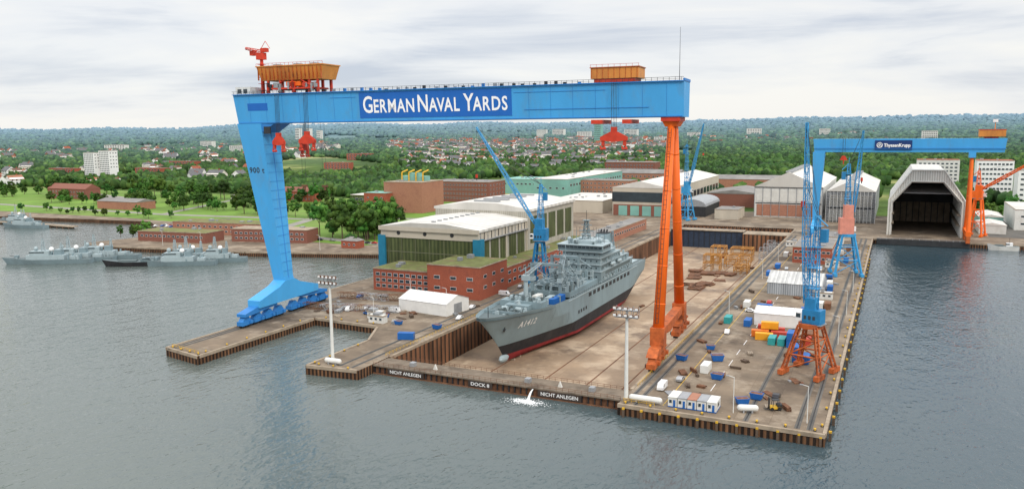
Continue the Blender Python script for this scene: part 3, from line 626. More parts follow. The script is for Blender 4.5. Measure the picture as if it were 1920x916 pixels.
# ---------------------------------------------------------------- main gantry crane
def gantry():
    o=thing('gantry_crane','huge light blue gantry crane with orange leg spanning the dock','gantry crane',(-152,266,QZ),math.atan2(12,164))
    mb=MB(); x0,x1,z0,z1=-99.3,86.7,80.8,92.6
    mb.hexa([(x0+1.5,-5.2,z0),(x1,-5.2,z0),(x1,5.2,z0),(x0+1.5,5.2,z0),(x0,-6,z1),(x1,-6,z1),(x1,6,z1),(x0,6,z1)],sky_blue)
    mb.obj('girder',o)
    def fy(z): return -5.2-.8*(z-80.8)/11.8
    mb=MB()
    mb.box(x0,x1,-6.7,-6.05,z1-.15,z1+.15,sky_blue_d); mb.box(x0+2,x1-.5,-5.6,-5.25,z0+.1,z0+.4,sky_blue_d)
    def fp(x,w,a,b,m,t=.05): mb.hexa([(x,fy(a)-t,a),(x+w,fy(a)-t,a),(x+w,fy(a)+t,a),(x,fy(a)+t,a),(x,fy(b)-t,b),(x+w,fy(b)-t,b),(x+w,fy(b)+t,b),(x,fy(b)+t,b)],m)
    for k in range(22):
        x=x0+8+k*8.2
        if -40<x<27: continue
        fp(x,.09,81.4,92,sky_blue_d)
    fp(x0+7,10,86,89,panel_blue,.06)
    mb.box(26,60,-5.95,-5.86,90.2,90.38,sky_blue_d);mb.box(-52,-40,-5.95,-5.86,90.2,90.38,sky_blue_d);mb.box(30,75,-5.6,-5.5,84.1,84.28,sky_blue_d)
    mb.obj('stiffener',o)
    mb=MB()
    for i in range(94):
        x=x0+1+i*1.98; mb.box(x-.06,x+.06,-6.6,-6.5,z1+.15,z1+1.3,dark)
    mb.box(x0,x1,-6.6,-6.5,z1+1.2,z1+1.32,dark); mb.box(x0,x1,-6.58,-6.52,z1+.65,z1+.73,dark)
    mb.box(x1-.3,x1+.2,-6,6,z1,z1+.9,sky_blue_d)
    mb.box(x0+2,x1-2,-3.2,-2.8,z1,z1+.4,dark);mb.box(x0+2,x1-2,2.8,3.2,z1,z1+.4,dark)
    for k in range(26): x=-50+k*4+random.uniform(-1,1); mb.box(x-.5,x+.5,-5.5,-4.6,z1,z1+random.uniform(.6,1.4),random.choice((steel,dark,sky_blue_d)))
    mb.obj('railing',o)
    mb=MB(); a,b=-38.5,25.2; lo,hi=82.2,92.0
    mb.hexa([(a,fy(lo)-.12,lo),(b,fy(lo)-.12,lo),(b,fy(lo)+.05,lo),(a,fy(lo)+.05,lo),(a,fy(hi)-.12,hi),(b,fy(hi)-.12,hi),(b,fy(hi)+.05,hi),(a,fy(hi)+.05,hi)],panel_blue)
    p=mb.obj('sign_panel',o)
    # each letter set on its own so the small capitals keep even gaps
    def ink(ch,sz):
        vs,fs=textmesh(ch,sz,.13); mn=min(v[0] for v in vs); mx_=max(v[0] for v in vs); return [(u-mn,v) for u,v in vs],fs,mx_-mn
    KERN={'AV':-1.5,'VA':-1.5,'Ya':-1.3,'RM':.0}
    x=0; vs_all=[]; prev=''
    for wi,wd in enumerate(('GERMAN','NAVAL','YARDS')):
        if wi: x+=2.1
        prev=''
        for ci,ch in enumerate(wd):
            sz=8.9 if ci==0 else 7.0
            x+=.78+({'AV':-1.25,'VA':-1.25,'NA':-.3,'YA':-1.5,'AL':-.1,'MA':-.25,'AN':-.25,'AR':-.2}.get(prev+ch,0)) if ci else 0
            vs,fs,w=ink(ch,sz); vs_all.append(([(x+u,v) for u,v in vs],fs)); x+=w; prev=ch
    k=60.4/x; mb=MB()
    for vs,fs in vs_all: mb.add([(-36.8+u*k,fy(84.3+v)-.2,84.3+v) for u,v in vs],fs,letter_white)
    mb.obj('lettering',p)
    mb=MB()
    a=(-98,-86,-5.9,5.9); c=(-85.5,-80.2,-3,3)
    mb.loft(c,13,a,80.79,sky_blue)
    mb.obj('rigid_leg',o)
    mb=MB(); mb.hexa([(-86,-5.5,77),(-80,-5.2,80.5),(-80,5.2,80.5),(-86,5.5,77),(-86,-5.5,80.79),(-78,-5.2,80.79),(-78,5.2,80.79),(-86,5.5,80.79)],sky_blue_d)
    mb.box(-84.5,-81.5,-6.0,-5.3,76.6,79.5,dark)
    mb.obj('leg_bracket',o)
    mb=MB()
    for k in range(17):
        z=15+k*3.8; f_=(z-13)/67.8; x=-80.2-f_*5.8; hy=3+2.9*f_
        mb.box(x-.02,x+.12,-hy*.98,hy*.98,z,z+.1,sky_blue_d); 
    mb.bar((-80.2,0,13),(-86,0,80),.35,sky_blue_d); mb.obj('leg_ladder',o)
    def lf(z): return -3-(z-13)/67.8*2.9
    mb=MB(); vs,fs=textmesh('900 t',3.2,.05,1.12)
    mb.add([(-93.6+u,lf(60.5+v)-.08,60.5+v) for u,v in vs],fs,dark); mb.obj('lettering',o)
    mb=MB(); 
    mb.prismX([(-3.2,15),(3.2,15),(7,13),(20,9.5),(20,6.6),(-20,6.6),(-20,9.5),(-7,13)],-85.9,-79.8,sky_blue); mb.loft((-85.6,-80.1,-3.1,3.1),14.5,(-85.5,-80.2,-3,3),16,sky_blue)
    mb.obj('foot_beam',o)
    for s_ in (-1,1):
        mb=MB(); mb.prismX([(s_*8,6.6),(s_*8,5.6),(s_*28,4.4),(s_*28,5.6),(s_*20,7.2)][::s_],-85,-80.7,sky_blue_d); mb.obj('balance_beam',o)
    def bogie(x,y,m,par=o):
        mb=MB(); mb.box(x-1.5,x+1.5,y-3,y+3,1.0,2.6,m); mb.prismX([(y-2.4,2.6),(y+2.4,2.6),(y+.8,4.6),(y-.8,4.6)],x-1.2,x+1.2,m)
        for yy in (y-1.9,y,y+1.9): mb.cyl((x-.8,yy,.75),(x+.8,yy,.75),.7,None,10,dark)
        mb.box(x-1.9,x-1.5,y-2.6,y-1.2,1.4,2.4,dark);mb.box(x+1.5,x+2.2,y+1,y+2.4,1.4,2.6,m)
        mb.obj('bogie',par)
    for y in (-26,-19,-12,-5,5,12,19,26): bogie(-82.8,y,sky_blue_d)
    for y in (-29,-22,-15,15,22,29): bogie(82.2,y,rustor)
    for s_ in (-1,1):
        mb=MB(); A=Vector((82.2,s_*20,11));B=Vector((82.2,s_*2.6,79)); mb.cyl(A,B,1.9,1.25,28,orange)
        for k in range(5):
            t0=.12+k*.18; p=A.lerp(B,t0); q=A.lerp(B,t0+.006); r_=1.9-.65*t0+.05; mb.cyl(p,q,r_,None,28,orange)
        mb.obj('leg_tube',o,smooth=True)
    mb=MB(); mb.loft((80.3,84.1,-3.9,3.9),77.6,(79.3,85.1,-4.6,4.6),79.4,orange); mb.box(79,85.4,-5.2,5.2,79.4,80.8,redor)
    mb.box(80.8,83.6,-1.2,1.2,73,77.6,orange); mb.obj('leg_head',o)
    mb=MB(); mb.box(80.6,83.8,-18.5,18.5,8.6,11.2,rustor)
    for s_ in (-1,1): mb.box(79.9,84.5,s_*20-2.4,s_*20+2.4,6.2,12.2,rustor)
    mb.bar((82.2,-17,8.6),(82.2,0,6.4),1.,rustor);mb.bar((82.2,17,8.6),(82.2,0,6.4),1.,rustor)
    mb.obj('sill_beam',o)
    for s_ in(-1,1): mb=MB(); mb.prismX([(s_*22-9,4.5),(s_*22+9,4.5),(s_*22+4,6.3),(s_*22-5,6.3)],80.4,84,rustor); mb.obj('balance_beam',o)
    mb=MB()
    mb.bar((81.7,-23,14),(81.7,-5.2,77),.12,dark);mb.bar((82.7,-23,14),(82.7,-5.2,77),.12,dark)
    for k in range(40): t0=k/40; p=Vector((81.7,-23,14)).lerp(Vector((81.7,-5.2,77)),t0); mb.box(p.x,p.x+1,p.y-.1,p.y,p.z,p.z+.12,dark)
    mb.obj('ladder',o)
    mb=MB(); mb.hexa([(-85,-5,98),(-56,-5,98),(-56,5,98),(-85,5,98),(-86.6,-6,103.4),(-54.6,-6,103.4),(-54.6,6,103.4),(-86.6,6,103.4)],amber)
    mb.box(-86.9,-54.3,-6.3,6.3,103.4,103.8,amber)
    for i in range(17): x=-86+i*1.9; mb.box(x,x+.16,-6.10,-5.3,98.1,103.3,rustor)
    for x in (-80,-70,-62): mb.box(x-1.3,x+1.3,-2,1,103.8,104.7,steel)
    tr=mb.obj('trolley',o)
    mb=MB()
    for x in (-82,-76,-70,-62,-58): mb.box(x-.45,x+.45,-5,-4.2,93,98,redor);mb.box(x-.45,x+.45,4,5,93,98,redor)
    mb.box(-80,-60,-5.5,5.5,94.3,95.0,redor); mb.box(-73,-66,-5,5,95.6,97.4,orange); mb.bar((-80,-5,95),(-74,-5,98),.4,redor);mb.bar((-60,-5,95),(-66,-5,98),.4,redor);mb.box(-79,-76,-5.6,-3,95,97,steel)
    for x in (-70,-64): mb.cyl((x,-5.6,96),(x,-3,96),1.0,None,12,redor)
    for x in (-84,-78,-60,-56): mb.cyl((x,-3.3,93.5),(x,-2.7,93.5),.5,None,8,dark)
    for k in range(14): x=random.uniform(-83,-58); mb.box(x-.4,x+.4,-5.6,-4.8,93+random.uniform(0,2.5),96+random.uniform(0,1.5),random.choice((redor,dark,steel)))
    mb.obj('undercarriage',tr)
    mb=MB()
    for k in range(17): x=-86.5+k*2; mb.box(x-.05,x+.05,-6.2,-6.1,103.8,104.8,redor)
    mb.box(-86.5,-54.5,-6.2,-6.1,104.7,104.82,redor); mb.obj('railing',tr)
    mb=MB(); mb.cyl((-88.5,0,92.6),(-88.5,0,107),.85,.7,10,redor); mb.box(-90.2,-87,-1.4,1.4,107,109.8,redor); mb.lattice((-88,0,110),(-94,-3,111.6),1.2,.6,5,.2,redor); mb.box(-88.2,-85.4,-1,1,110,111.6,redor); mb.box(-93.6,-91.8,-1.1,1.1,108.8,110.8,redor); mb.bar((-88.4,0,111.6),(-86.2,0,114.4),.22,redor); mb.bar((-86.2,0,114.4),(-84,0,111.3),.18,redor)
    for k in range(5): mb.box(-89.8,-87.2,-1.3,1.3,94.5+k*2.6,94.65+k*2.6,redor)
    mb.obj('service_crane',o)
    mb=MB(); mb.box(-99,-91.5,-4.5,4.5,92.6,95.8,whitec); mb.box(-98,-96,-4.55,-4.5,93.2,95,glass);mb.box(-95,-93,-4.55,-4.5,93.2,95,glass); mb.obj('control_cabin',o)
    mb=MB(); mb.box(54.4,71.2,-5,5,94.2,97.8,amber); mb.box(54.1,71.5,-5.3,5.3,97.8,98.1,rustor); mb.box(55.5,70,-4.6,4.6,93,94.2,redor)
    for i in range(9): x=54.6+i*2; mb.box(x,x+.16,-5.12,-5,94.2,97.8,rustor)
    for i in range(9): x=54.3+i*2.1; mb.box(x,x+.1,-5.2,-5.1,98.1,99,redor)
    mb.box(54.2,71.4,-5.2,-5.1,98.9,99,redor)
    mb.obj('trolley',o)
    mb=MB(); mb.cyl((83.6,3,92.6),(83.6,3,111),.12,.05,6,dark); mb.obj('antenna_mast',o)
    def hook(x,z,w,two=True,y=-7.6,zt=92.6):
        mb=MB(); mb.prismY([(-w/2+x,z),(-w/2+x,z-1.2),(x-1,z-1.6),(x+1,z-1.6),(w/2+x,z-1.2),(w/2+x,z),(x+1.2,z+1.8),(x-1.2,z+1.8)],y-.7,y+.7,redor)
        for s_ in ((-1,1) if two else (0,)):
            cx=x+s_*w*.4; mb.box(cx-.5,cx+.5,y-.45,y+.45,z-3.0,z-1.2,redor); mb.cyl((cx-.9,y,z-4),(cx+.9,y,z-3.9),.45,None,6,redor); mb.bar((cx-.9,y,z-4),(cx-.9,y,z-3.0),.4,redor); mb.bar((cx,y,z-3),(cx+.8,y,z-3.9),.4,redor)
        mb.box(x-1,x+1,y-.6,y+.6,z+1.8,z+3.4,redor)
        h=mb.obj('hook_block',o)
        mb=MB()
        for dx in (-.9,-.3,.3,.9): mb.bar((x+dx,y,z+3.4),(x+dx,y,zt),.11,dark)
        mb.obj('hoist_rope',h)
    hook(-76,73.5,5.5);hook(-62,74,7.5,y=-7.8);hook(-74.5,71,3.4,y=7.5,zt=80.8)
    hook(63.5,74.3,9.5)
    for x in (-70,-60):
        mb=MB(); mb.box(x-1.3,x+1.3,-.4,.4,54.6,55.4,rust); mb.box(x-.3,x+.3,-.3,.3,53.4,54.6,rust); hh=mb.obj('hook_block',o)
        mb=MB(); mb.bar((x-.8,0,55.4),(x-.8,0,80.9),.07,dark);mb.bar((x+.8,0,55.4),(x+.8,0,80.9),.07,dark); mb.obj('hoist_rope',hh)
    for a,b in((55,59),(66,69)): mb=MB(); mb.box(a,b,-6.4,6.4,78.8,80.2,redor); mb.obj('hoist_guide',o)
gantry()
def gantry2():
    o=thing('gantry_crane','smaller blue gantry crane with one orange leg over slipway','gantry crane',(-4,611,QZ))
    mb=MB(); mb.hexa([(-50,-3.6,59.5),(66,-3.6,59.5),(66,3.6,59.5),(-50,3.6,59.5),(-51,-4.2,68.6),(67,-4.2,68.6),(67,4.2,68.6),(-51,4.2,68.6)],sky_blue); mb.obj('girder',o)
    mb=MB(); 
    for i in range(60): x=-50+i*2; mb.box(x-.05,x+.05,-4.2,-4.1,68.6,69.8,dark)
    mb.box(-50,67,-4.2,-4.1,69.7,69.85,dark); mb.box(-50,67,-4.6,-4.2,62,62.3,sky_blue_d); mb.obj('railing',o)
    mb=MB(); mb.hexa([(-11,-4.5,61.2),(12,-4.5,61.2),(12,-3.5,61.2),(-11,-3.5,61.2),(-11,-4.5,67.6),(12,-4.5,67.6),(12,-3.7,67.6),(-11,-3.7,67.6)],mat('navy_sign_paint',(.012,.04,.15))); p=mb.obj('sign_panel',o)
    mb=MB(); text_south(mb,'ThyssenKrupp',3.2,-5.4,-4.75,63.2,letter_white,off=.09,width=16.4)
    cx,cz=-8.0,64.4
    for k in range(16):
        a=2*math.pi*k/16;b=2*math.pi*(k+1)/16
        mb.add([(cx+1.9*math.cos(q)*r,-4.75,cz+1.9*math.sin(q)*r) for q,r in((a,1),(b,1),(b,.82),(a,.82))],[(0,3,2,1)],letter_white)
    for dx,dz in((0,.62),(-.62,-.45),(.62,-.45)):
        for k in range(10):
            a=2*math.pi*k/10;b=2*math.pi*(k+1)/10
            mb.add([(cx+dx+.72*math.cos(q)*r,-4.76,cz+dz+.72*math.sin(q)*r) for q,r in((a,1),(b,1),(b,.6),(a,.6))],[(0,3,2,1)],letter_white)
    mb.obj('lettering',p)
    mb=MB(); mb.loft((-49.5,-46.5,-2,2),9,(-51,-43,-4,4),59.5,sky_blue); mb.prismX([(-2,11),(2,11),(14,6),(14,3),(-14,3),(-14,6)],-49.6,-46.4,sky_blue); mb.obj('rigid_leg',o)
    for y in (-12,-6,6,12): mb=MB(); mb.box(-49.2,-46.8,y-2,y+2,.3,3,sky_blue_d); mb.obj('bogie',o)
    mb=MB()
    for s_ in(-1,1): mb.cyl((48,s_*13,6),(48,s_*1.2,58.5),1.3,1.0,14,orange)
    mb.box(46.4,49.6,-15,15,5,8,orange);mb.box(46,50,-4,4,56,59.5,sky_blue); mb.bar((48,-7,30),(48,7,30),1.,orange); mb.obj('hinged_leg',o)
    for y in (-13,-7,7,13): mb=MB(); mb.box(46.8,49.2,y-2,y+2,.3,5,rustor); mb.obj('bogie',o)
    mb=MB(); mb.box(51,66,-4,4,69.5,74,amber); mb.box(50.7,66.3,-4.2,4.2,74,74.4,redor); mb.box(54,62,-3,3,68.6,69.5,redor); mb.cyl((60,0,74.4),(60,0,80),.3,.2,6,amber);mb.box(58.6,61.4,-1,1,79,81,white_paint); mb.obj('trolley',o)
    mb=MB(); mb.prismY([(-33,54),(-28,54),(-29.5,57),(-31.5,57)],-6,-5,redor); mb.cyl((-30.5,-5.5,54),(-30.5,-5.5,51),.5,.3,6,redor); mb.obj('hook_block',o)
    mb=MB()
    for x in (-31.2,-29.8): mb.bar((x,-5.5,57),(x,-5.5,69),.2,dark)
    mb.obj('hoist_rope',o)
gantry2()
# ---------------------------------------------------------------- luffing jib cranes
def jib_crane(loc,rot,label,mb_base,mb_house,mb_tow,bh,bw,towh,jl,ja,hh=9,cabw=5,tw=3.2,jr=.24):
    o=thing('jib_crane',label,'harbour crane',loc,rot)
    mb=MB(); t=bw*.22
    for sx in(-1,1):
        for sy in (-1,1):
            p0=Vector((sx*bw/2,sy*bw/2,1.6)); p1=Vector((sx*t,sy*t,bh)); mb.lattice(p0,p1,1.1,.9,7,.28,mb_base) if bh<19 else mb.bar(p0,p1,.9,mb_base)
            mb.box(p0.x-.8,p0.x+.8,p0.y-2.6,p0.y+2.6,.3,1.8,mb_base)
            for yy in(-1.6,0,1.6): mb.cyl((p0.x-.4,p0.y+yy,.45),(p0.x+.4,p0.y+yy,.45),.45,None,8,dark)
    for f in (.35,.7):
        q=bw/2+(t-bw/2)*f; z=1.6+(bh-1.6)*f
        for a,b in(((-q,-q),(q,-q)),((q,-q),(q,q)),((q,q),(-q,q)),((-q,q),(-q,-q))): mb.bar((*a,z),(*b,z),.4,mb_base)
        q2=bw/2+(t-bw/2)*(f-.35); z2=1.6+(bh-1.6)*(f-.35)
        for a,b in(((-q2,-q2),(q,-q)),((q2,-q2),(q,q)),((q2,q2),(-q,q)),((-q2,q2),(-q,-q))): mb.bar((*a,z2),(*b,z),.3,mb_base)
    mb.obj('portal_base',o)
    mb=MB(); mb.cyl((0,0,bh-.6),(0,0,bh+.8),t*1.5,None,16,mb_base); mb.obj('turntable',o)
    mb=MB(); z=bh+.8; c=cabw/2
    mb.box(-c,c+1.5,-c,c,z,z+hh*.55,mb_house); mb.box(-c-.4,c+2,-c-.3,c+.3,z-.25,z,steel); mb.box(-c+.5,c-.5,-c+.4,c-.4,z+hh*.55,z+hh,mb_house)
    mb.box(-c-1.8,-c,-c-.6,-c+1.6,z+1,z+3.4,white_paint); mb.box(-c-1.86,-c-1.8,-c-.4,-c+1.4,z+1.8,z+3.1,glass);mb.box(-c-1.6,-c-.2,-c-.66,-c-.6,z+1.8,z+3.1,glass)
    for k in range(3): mb.box(-c+.6+k*1.4,-c+1.4+k*1.4,-c-.05,-c,z+1.4,z+2.6,glass)
    for k in range(6): mb.box(-c-.3+k*(2*c+2.2)/5,-c-.2+k*(2*c+2.2)/5,-c-.3,-c-.2,z,z+1.1,mb_house)
    mb.obj('machine_house',o)
    mb=MB(); mb.lattice((.4,0,z+hh*.5),(.8,0,towh),tw,1.2,int((towh-z)/3.0),.24,mb_tow,up=(1,0,0))
    mb.bar((.8,-.8,towh),(4,0,towh-3),.3,mb_tow);mb.box(2.2,4.0,-1.0,1.0,towh-8,towh-4,mb_house if hh<8 else crblue)
    mb.bar((.8,0,towh),(.8,0,towh+3.4),.2,mb_tow)
    q=z+hh+3
    while q<towh-2: mb.box(-1.3,2.2,-1.6,1.6,q,q+.1,mb_tow); mb.bar((-1.3,-1.6,q+1.1),(2.2,-1.6,q+1.1),.08,mb_tow); q+=6.5
    mb.obj('tower',o)
    mb=MB(); a=math.radians(ja); p0=Vector((-c+.2,0,z+hh*.75)); p1=p0+Vector((-math.cos(a)*jl,0,math.sin(a)*jl)); pm=p0.lerp(p1,.35)
    mb.lattice(p0,pm,1.0,1.9,6,jr,mb_tow,up=(0,1,0)); mb.lattice(pm,p1,1.9,.6,11,jr*.85,mb_tow,up=(0,1,0))
    mb.obj('jib',o)
    mb=MB(); top=Vector((.8,0,towh))
    for s_ in (-.5,.5): mb.bar(top+Vector((0,s_,0)),pm.lerp(p1,.5)+Vector((0,s_*1.4,0)),.12,dark); mb.bar(top+Vector((0,s_,0)),p1,.10,dark)
    hz=max(8,p1.z-24)
    mb.bar(p1,(p1.x-.3,0,hz),.09,dark); mb.obj('hoist_rope',o)
    mb=MB(); mb.box(p1.x-.8,p1.x+.2,-.4,.4,hz-1.8,hz,redor); mb.cyl((p1.x-.3,0,hz-3),(p1.x-.3,0,hz-1.8),.2,.35,6,dark); mb.obj('hook_block',o)
    return o
jib_crane((-22.0,260,QZ),math.radians(-18),'blue lattice harbour crane on rusty orange portal base',rustor,crblue,crblue2,15.5,11.5,50,56,88,hh=8,cabw=4.2,tw=2.6)
jib_crane((-22,448,QZ),math.radians(195),'light blue jib crane with salmon machine house on pier',crblue2,salmon,crblue2,21,13,58,42,86,hh=15,cabw=5.4)
jib_crane((-161.5,366,QZ),math.radians(5),'blue jib crane with raised jib beside grey ship',crblue,crblue,crblue2,21,7.5,50,58,57,hh=11,jr=.3)
jib_crane((-160,672,QZ),math.radians(160),'light blue jib crane at the head of the dry dock',crblue2,crblue2,crblue2,22,10,64,52,76,hh=10,jr=.35)
jib_crane((52,642,QZ),math.radians(160),'orange jib crane on the far quay',orange,orange,orange,26,9,46,36,34,hh=9,jr=.5)
# ---------------------------------------------------------------- the ship
KZ=-8.2
def ystem(z): return float(np.interp(z,[KZ,-4,0,13.4],[-66,-69.5,-73,-87]))
def ystern(z): return float(np.interp(z,[KZ,-4,0,13.4],[66,80,86,87]))
def zdeck(s): return float(np.interp(s,[0,.06,.16,.34,.36,1],[13.2,12.6,11.4,10.0,9.4,9.4]))
def hw(s,z):
    fz=(z-KZ)/21.6; ent=.36-.17*fz; p=.95-.42*fz
    w=12*min(1,(max(s,0)/ent))**p
    if z<-7.6: w*=.66
    elif z<-6.7: w*=.86
    if s>.8: w*=1-(.10+.65*(1-min(1,max(0,fz*1.6))))*((s-.8)/.2)**1.6
    return max(w,.05)
def hullx(y,z): 
    a,b=ystem(z),ystern(z); return hw((y-a)/(b-a),z)
def ship():
    o=thing('naval_supply_ship','grey naval supply ship in dry dock with red underside','ship',(-133,334,0))
    ns=44; S=[ (i/ns)**1.35 for i in range(ns+1)]
    mb=MB(); cm=[hred,hred,hred,hblk,navy,navy]
    def lv(s): 
        d=zdeck(s); return [KZ,-7.5,-6.6,-5.4,-.9,(-.9+d)/2,d]
    for sd in (1,-1):
        P=[]
        for s in S:
            P.append([(sd*hw(s,z),ystem(z)+(ystern(z)-ystem(z))*s,z) for z in lv(s)])
        for i in range(ns):
            for j in range(6):
                q=[P[i][j],P[i+1][j],P[i+1][j+1],P[i][j+1]]
                mb.add(q if sd>0 else q[::-1],[(0,1,2,3)],cm[j])
        if sd>0: R_=P
        else: L_=P
    for i in range(ns):
        mb.add([R_[i][0],L_[i][0],L_[i+1][0],R_[i+1][0]],[(0,1,2,3)],hred)
    for j in range(6): mb.add([R_[-1][j],L_[-1][j],L_[-1][j+1],R_[-1][j+1]],[(0,1,2,3)],cm[j])
    mb.obj('hull',o)
    mb=MB()
    for i in range(ns):
        def dn(p,k=1.1): return (p[0]*.985,p[1]+.05,p[2]-k)
        k=1.2 if S[i]<.36 else .25
        mb.add([dn(L_[i][6],k),dn(R_[i][6],k),dn(R_[i+1][6],k),dn(L_[i+1][6],k)],[(0,1,2,3)],navy2)
    mb.obj('deck',o)
    mb=MB(); mb.ball((0,-67.5,-6.6),1.4,navy3,12,rz=1.5,ry=3.6); mb.obj('bulbous_bow',o)
    pw=mat('pennant_white',(.70,.72,.72))
    for sd in (1,-1):
        vs,fs=textmesh('A1412',3.5,.09,1.15); mb=MB()
        if sd>0: mb.add([(hullx(-66+u,5.4+v)+.14,-66+u,5.4+v) for u,v in vs],fs,pw)
        else: mb.add([(-hullx(-52-u,5.4+v)-.14,-52-u,5.4+v) for u,v in vs],fs,pw)
        mb.obj('pennant_number',o)
    mb=MB(); x=hullx(-74,7.2); mb.bar((x+.1,-74,8.2),(x-.2,-74,5.8),.4,dark); mb.bar((x,-75,6.4),(x-.2,-74,5.7),.4,dark); mb.bar((x,-73,6.4),(x-.2,-74,5.7),.4,dark); mb.obj('anchor',o)
    for i in range(11): mb=MB(); y=-6+i*5.6; mb.box(11.9,12.12,y,y+3.2,6.6,8.3,dark); mb.obj('side_opening',o)
    for i in range(4): mb=MB(); y=-19+i*3; mb.box(11.9,12.1,y,y+1.4,1.6,3.0,dark); mb.obj('side_opening',o)
    for sd in (-1,1):
        mb=MB(); mb.box(sd*12.07-.13,sd*12.07+.13,-30,66,9.0,9.4,navy3); mb.obj('rubbing_strake',o)
    mb=MB()
    for k in range(9):
        y=-58+k*14
        for a in range(6):
            z0_=.3+a*1.4; mb.add([(hullx(y,z0_)+.03,y,z0_),(hullx(y+.14,z0_)+.03,y+.14,z0_),(hullx(y+.14,z0_+1.4)+.03,y+.14,z0_+1.4),(hullx(y,z0_+1.4)+.03,y,z0_+1.4)],[(0,1,2,3)],navy2)
    mb.obj('hull_seam',o)
    mb=MB(); mb.box(-11.4,11.4,12,60,9.4,14.6,navy); mb.box(-10.4,10.4,13,54,14.6,17.6,navy); mb.box(-10,10,14,44,17.6,20.6,navy); mb.box(-9,9,15,38,20.6,23.4,navy)
    for z,y0,y1,w in((14.6,11.6,60.4,11.7),(17.6,12.4,54.5,11),(20.6,13.4,44.5,10.6),(23.4,13.6,32,11.4)): mb.box(-w,w,y0,y1,z-.12,z+.12,navy3)
    rr=random.Random(3)
    for z,y0,y1,w in ((12.6,18,56,11.4),(15.3,16,30,10.4),(18.4,17,28,10)):
        mb.box(w,w+.04,y0,y1,z,z+1.5,navy2)
    for z,y0,y1,w in ((9.4,62,64,9),(14.7,46,59,10.5),(17.7,45,53,9.8),(20.7,39,43,9),(23.5,27,37,8),(26.6,15,30,6)):
        for k in range(26): a=rr.uniform(-w,w);b=rr.uniform(y0,y1);q=rr.uniform(.25,.7); mb.box(a-q,a+q,b-q,b+q,z,z+rr.uniform(.6,2.6),rr.choice((navy,navy3,navy2)))
    for k in range(46):
        z=rr.choice((10.4,15,18)); y=rr.uniform(14,52); w={10.4:11.4,15:10.4,18:10}[z]
        if z==18: y=min(y,42)
        mb.box(w,w+rr.uniform(.15,.5),y,y+rr.uniform(.5,1.6),z,z+rr.uniform(.6,1.8),rr.choice((navy3,navy2,navy)))
    for k in range(16): x=rr.uniform(-9,9);y=rr.uniform(15,58); z=26.6 if y<30 else 17.6; mb.bar((x,y,z),(x,y,z+rr.uniform(3,9)),.12,rr.choice((dark,navy3)))
    sp=mb.obj('superstructure',o)
    mb=MB()
    for z,y0,y1,w in((14.72,11.7,60.3,11.6),(17.72,12.5,54.4,10.9),(20.72,13.5,44.4,10.5)):
        for zz in (.55,1.05):
            mb.bar((w,y0,z+zz),(w,y1,z+zz),.06,navy3); mb.bar((-w,y0,z+zz),(w,y0,z+zz),.06,navy3)
        k=y0
        while k<y1: mb.bar((w,k,z),(w,k,z+1.05),.06,navy3); k+=1.8
        k=-w
        while k<w: mb.bar((k,y0,z),(k,y0,z+1.05),.06,navy3); k+=1.8
    mb.obj('deck_railing',sp)
    mb=MB(); mb.hexa([(-11.2,14.5,23.5),(11.2,14.5,23.5),(11.2,26,23.5),(-11.2,26,23.5),(-11.2,13.7,26.3),(11.2,13.7,26.3),(11.2,26,26.3),(-11.2,26,26.3)],navy); mb.box(-11.5,11.5,13.3,26.5,26.3,26.6,navy3); br=mb.obj('bridge',o)
    for k in range(11):
        x=-10.1+k*2.02; mb=MB(); mb.box(x-.8,x+.8,13.75,14.3,24.9,25.9,glass); mb.obj('bridge_window',br)
    for k in range(4):
        mb=MB(); y=15.6+k*2.6; mb.box(11.2,11.26,y,y+1.9,24.8,25.9,glass); mb.obj('bridge_window',br)
    wmh=MB(); wmh.box(-.35,.35,-.04,.04,0,.7,glass); wme=wmh.mesh('porthole_window')
    for z,y0,y1,x,n in ((11.4,15,58,11.4,12),(15.7,32,52,10.4,7),(18.8,30,42,10,5)):
        for k in range(n): put(wme,'window',sp,(x+.02,y0+(y1-y0)*k/(n-1),z),math.pi/2)
    for z,y,n,w in ((11.8,12,8,9),(15.7,13,8,8.6),(18.8,14,7,8.4),(21.6,15,6,7)):
        for k in range(n): put(wme,'window',sp,(-w+2*w*k/(n-1),y-.02,z),0)
    mb=MB(); mb.box(-6,6,17,31,26.6,28.2,navy3); mb.lattice((0,23,28.2),(0,23,37),3.2,1.2,6,.3,navy); mb.box(-3.5,3.5,22.6,23.4,32,32.4,navy);mb.box(-2.6,2.6,22.6,23.4,34.8,35.1,navy); mb.box(-1.6,1.6,21.6,24.4,37,37.4,navy);mb.bar((0,23,37),(0,23,42),.16,dark)
    for x in (-3.4,3.4,-5,5,-9,9): mb.bar((x,23,26.4),(x,23,34),.1,dark)
    mb.box(-2.4,2.4,21.4,21.8,30.4,31,navy3); mb.obj('radar_mast',o)
    for x,y,z,r in ((-6.5,33,25.2,1.9),(6.5,33,25.2,1.9),(5.5,41,22.8,1.7),(-5.5,41,22.8,1.7),(0,56,25.4,1.5),(8,21,28.2,1.1),(-8,21,28.2,1.1)):
        mb=MB(); mb.cyl((x,y,z-2.4),(x,y,z-.8),r*.5,None,8,navy3); mb.ball((x,y,z),r,navy3,16); mb.obj('radome',o,smooth=True)
    mb=MB(); mb.box(-4.5,4.5,42,52,20.6,23.5,navy); mb.hexa([(-3.6,43,23.5),(3.6,43,23.5),(3.6,51,23.5),(-3.6,51,23.5),(-2.9,44.5,28),(2.9,44.5,28),(2.9,51,28),(-2.9,51,28)],navy); mb.box(-2.7,2.7,45,50.6,28,28.5,dark)
    for x in (-1.5,0,1.5): mb.cyl((x,48,28),(x,49,29.8),.45,None,8,dark)
    mb.obj('funnel',o)
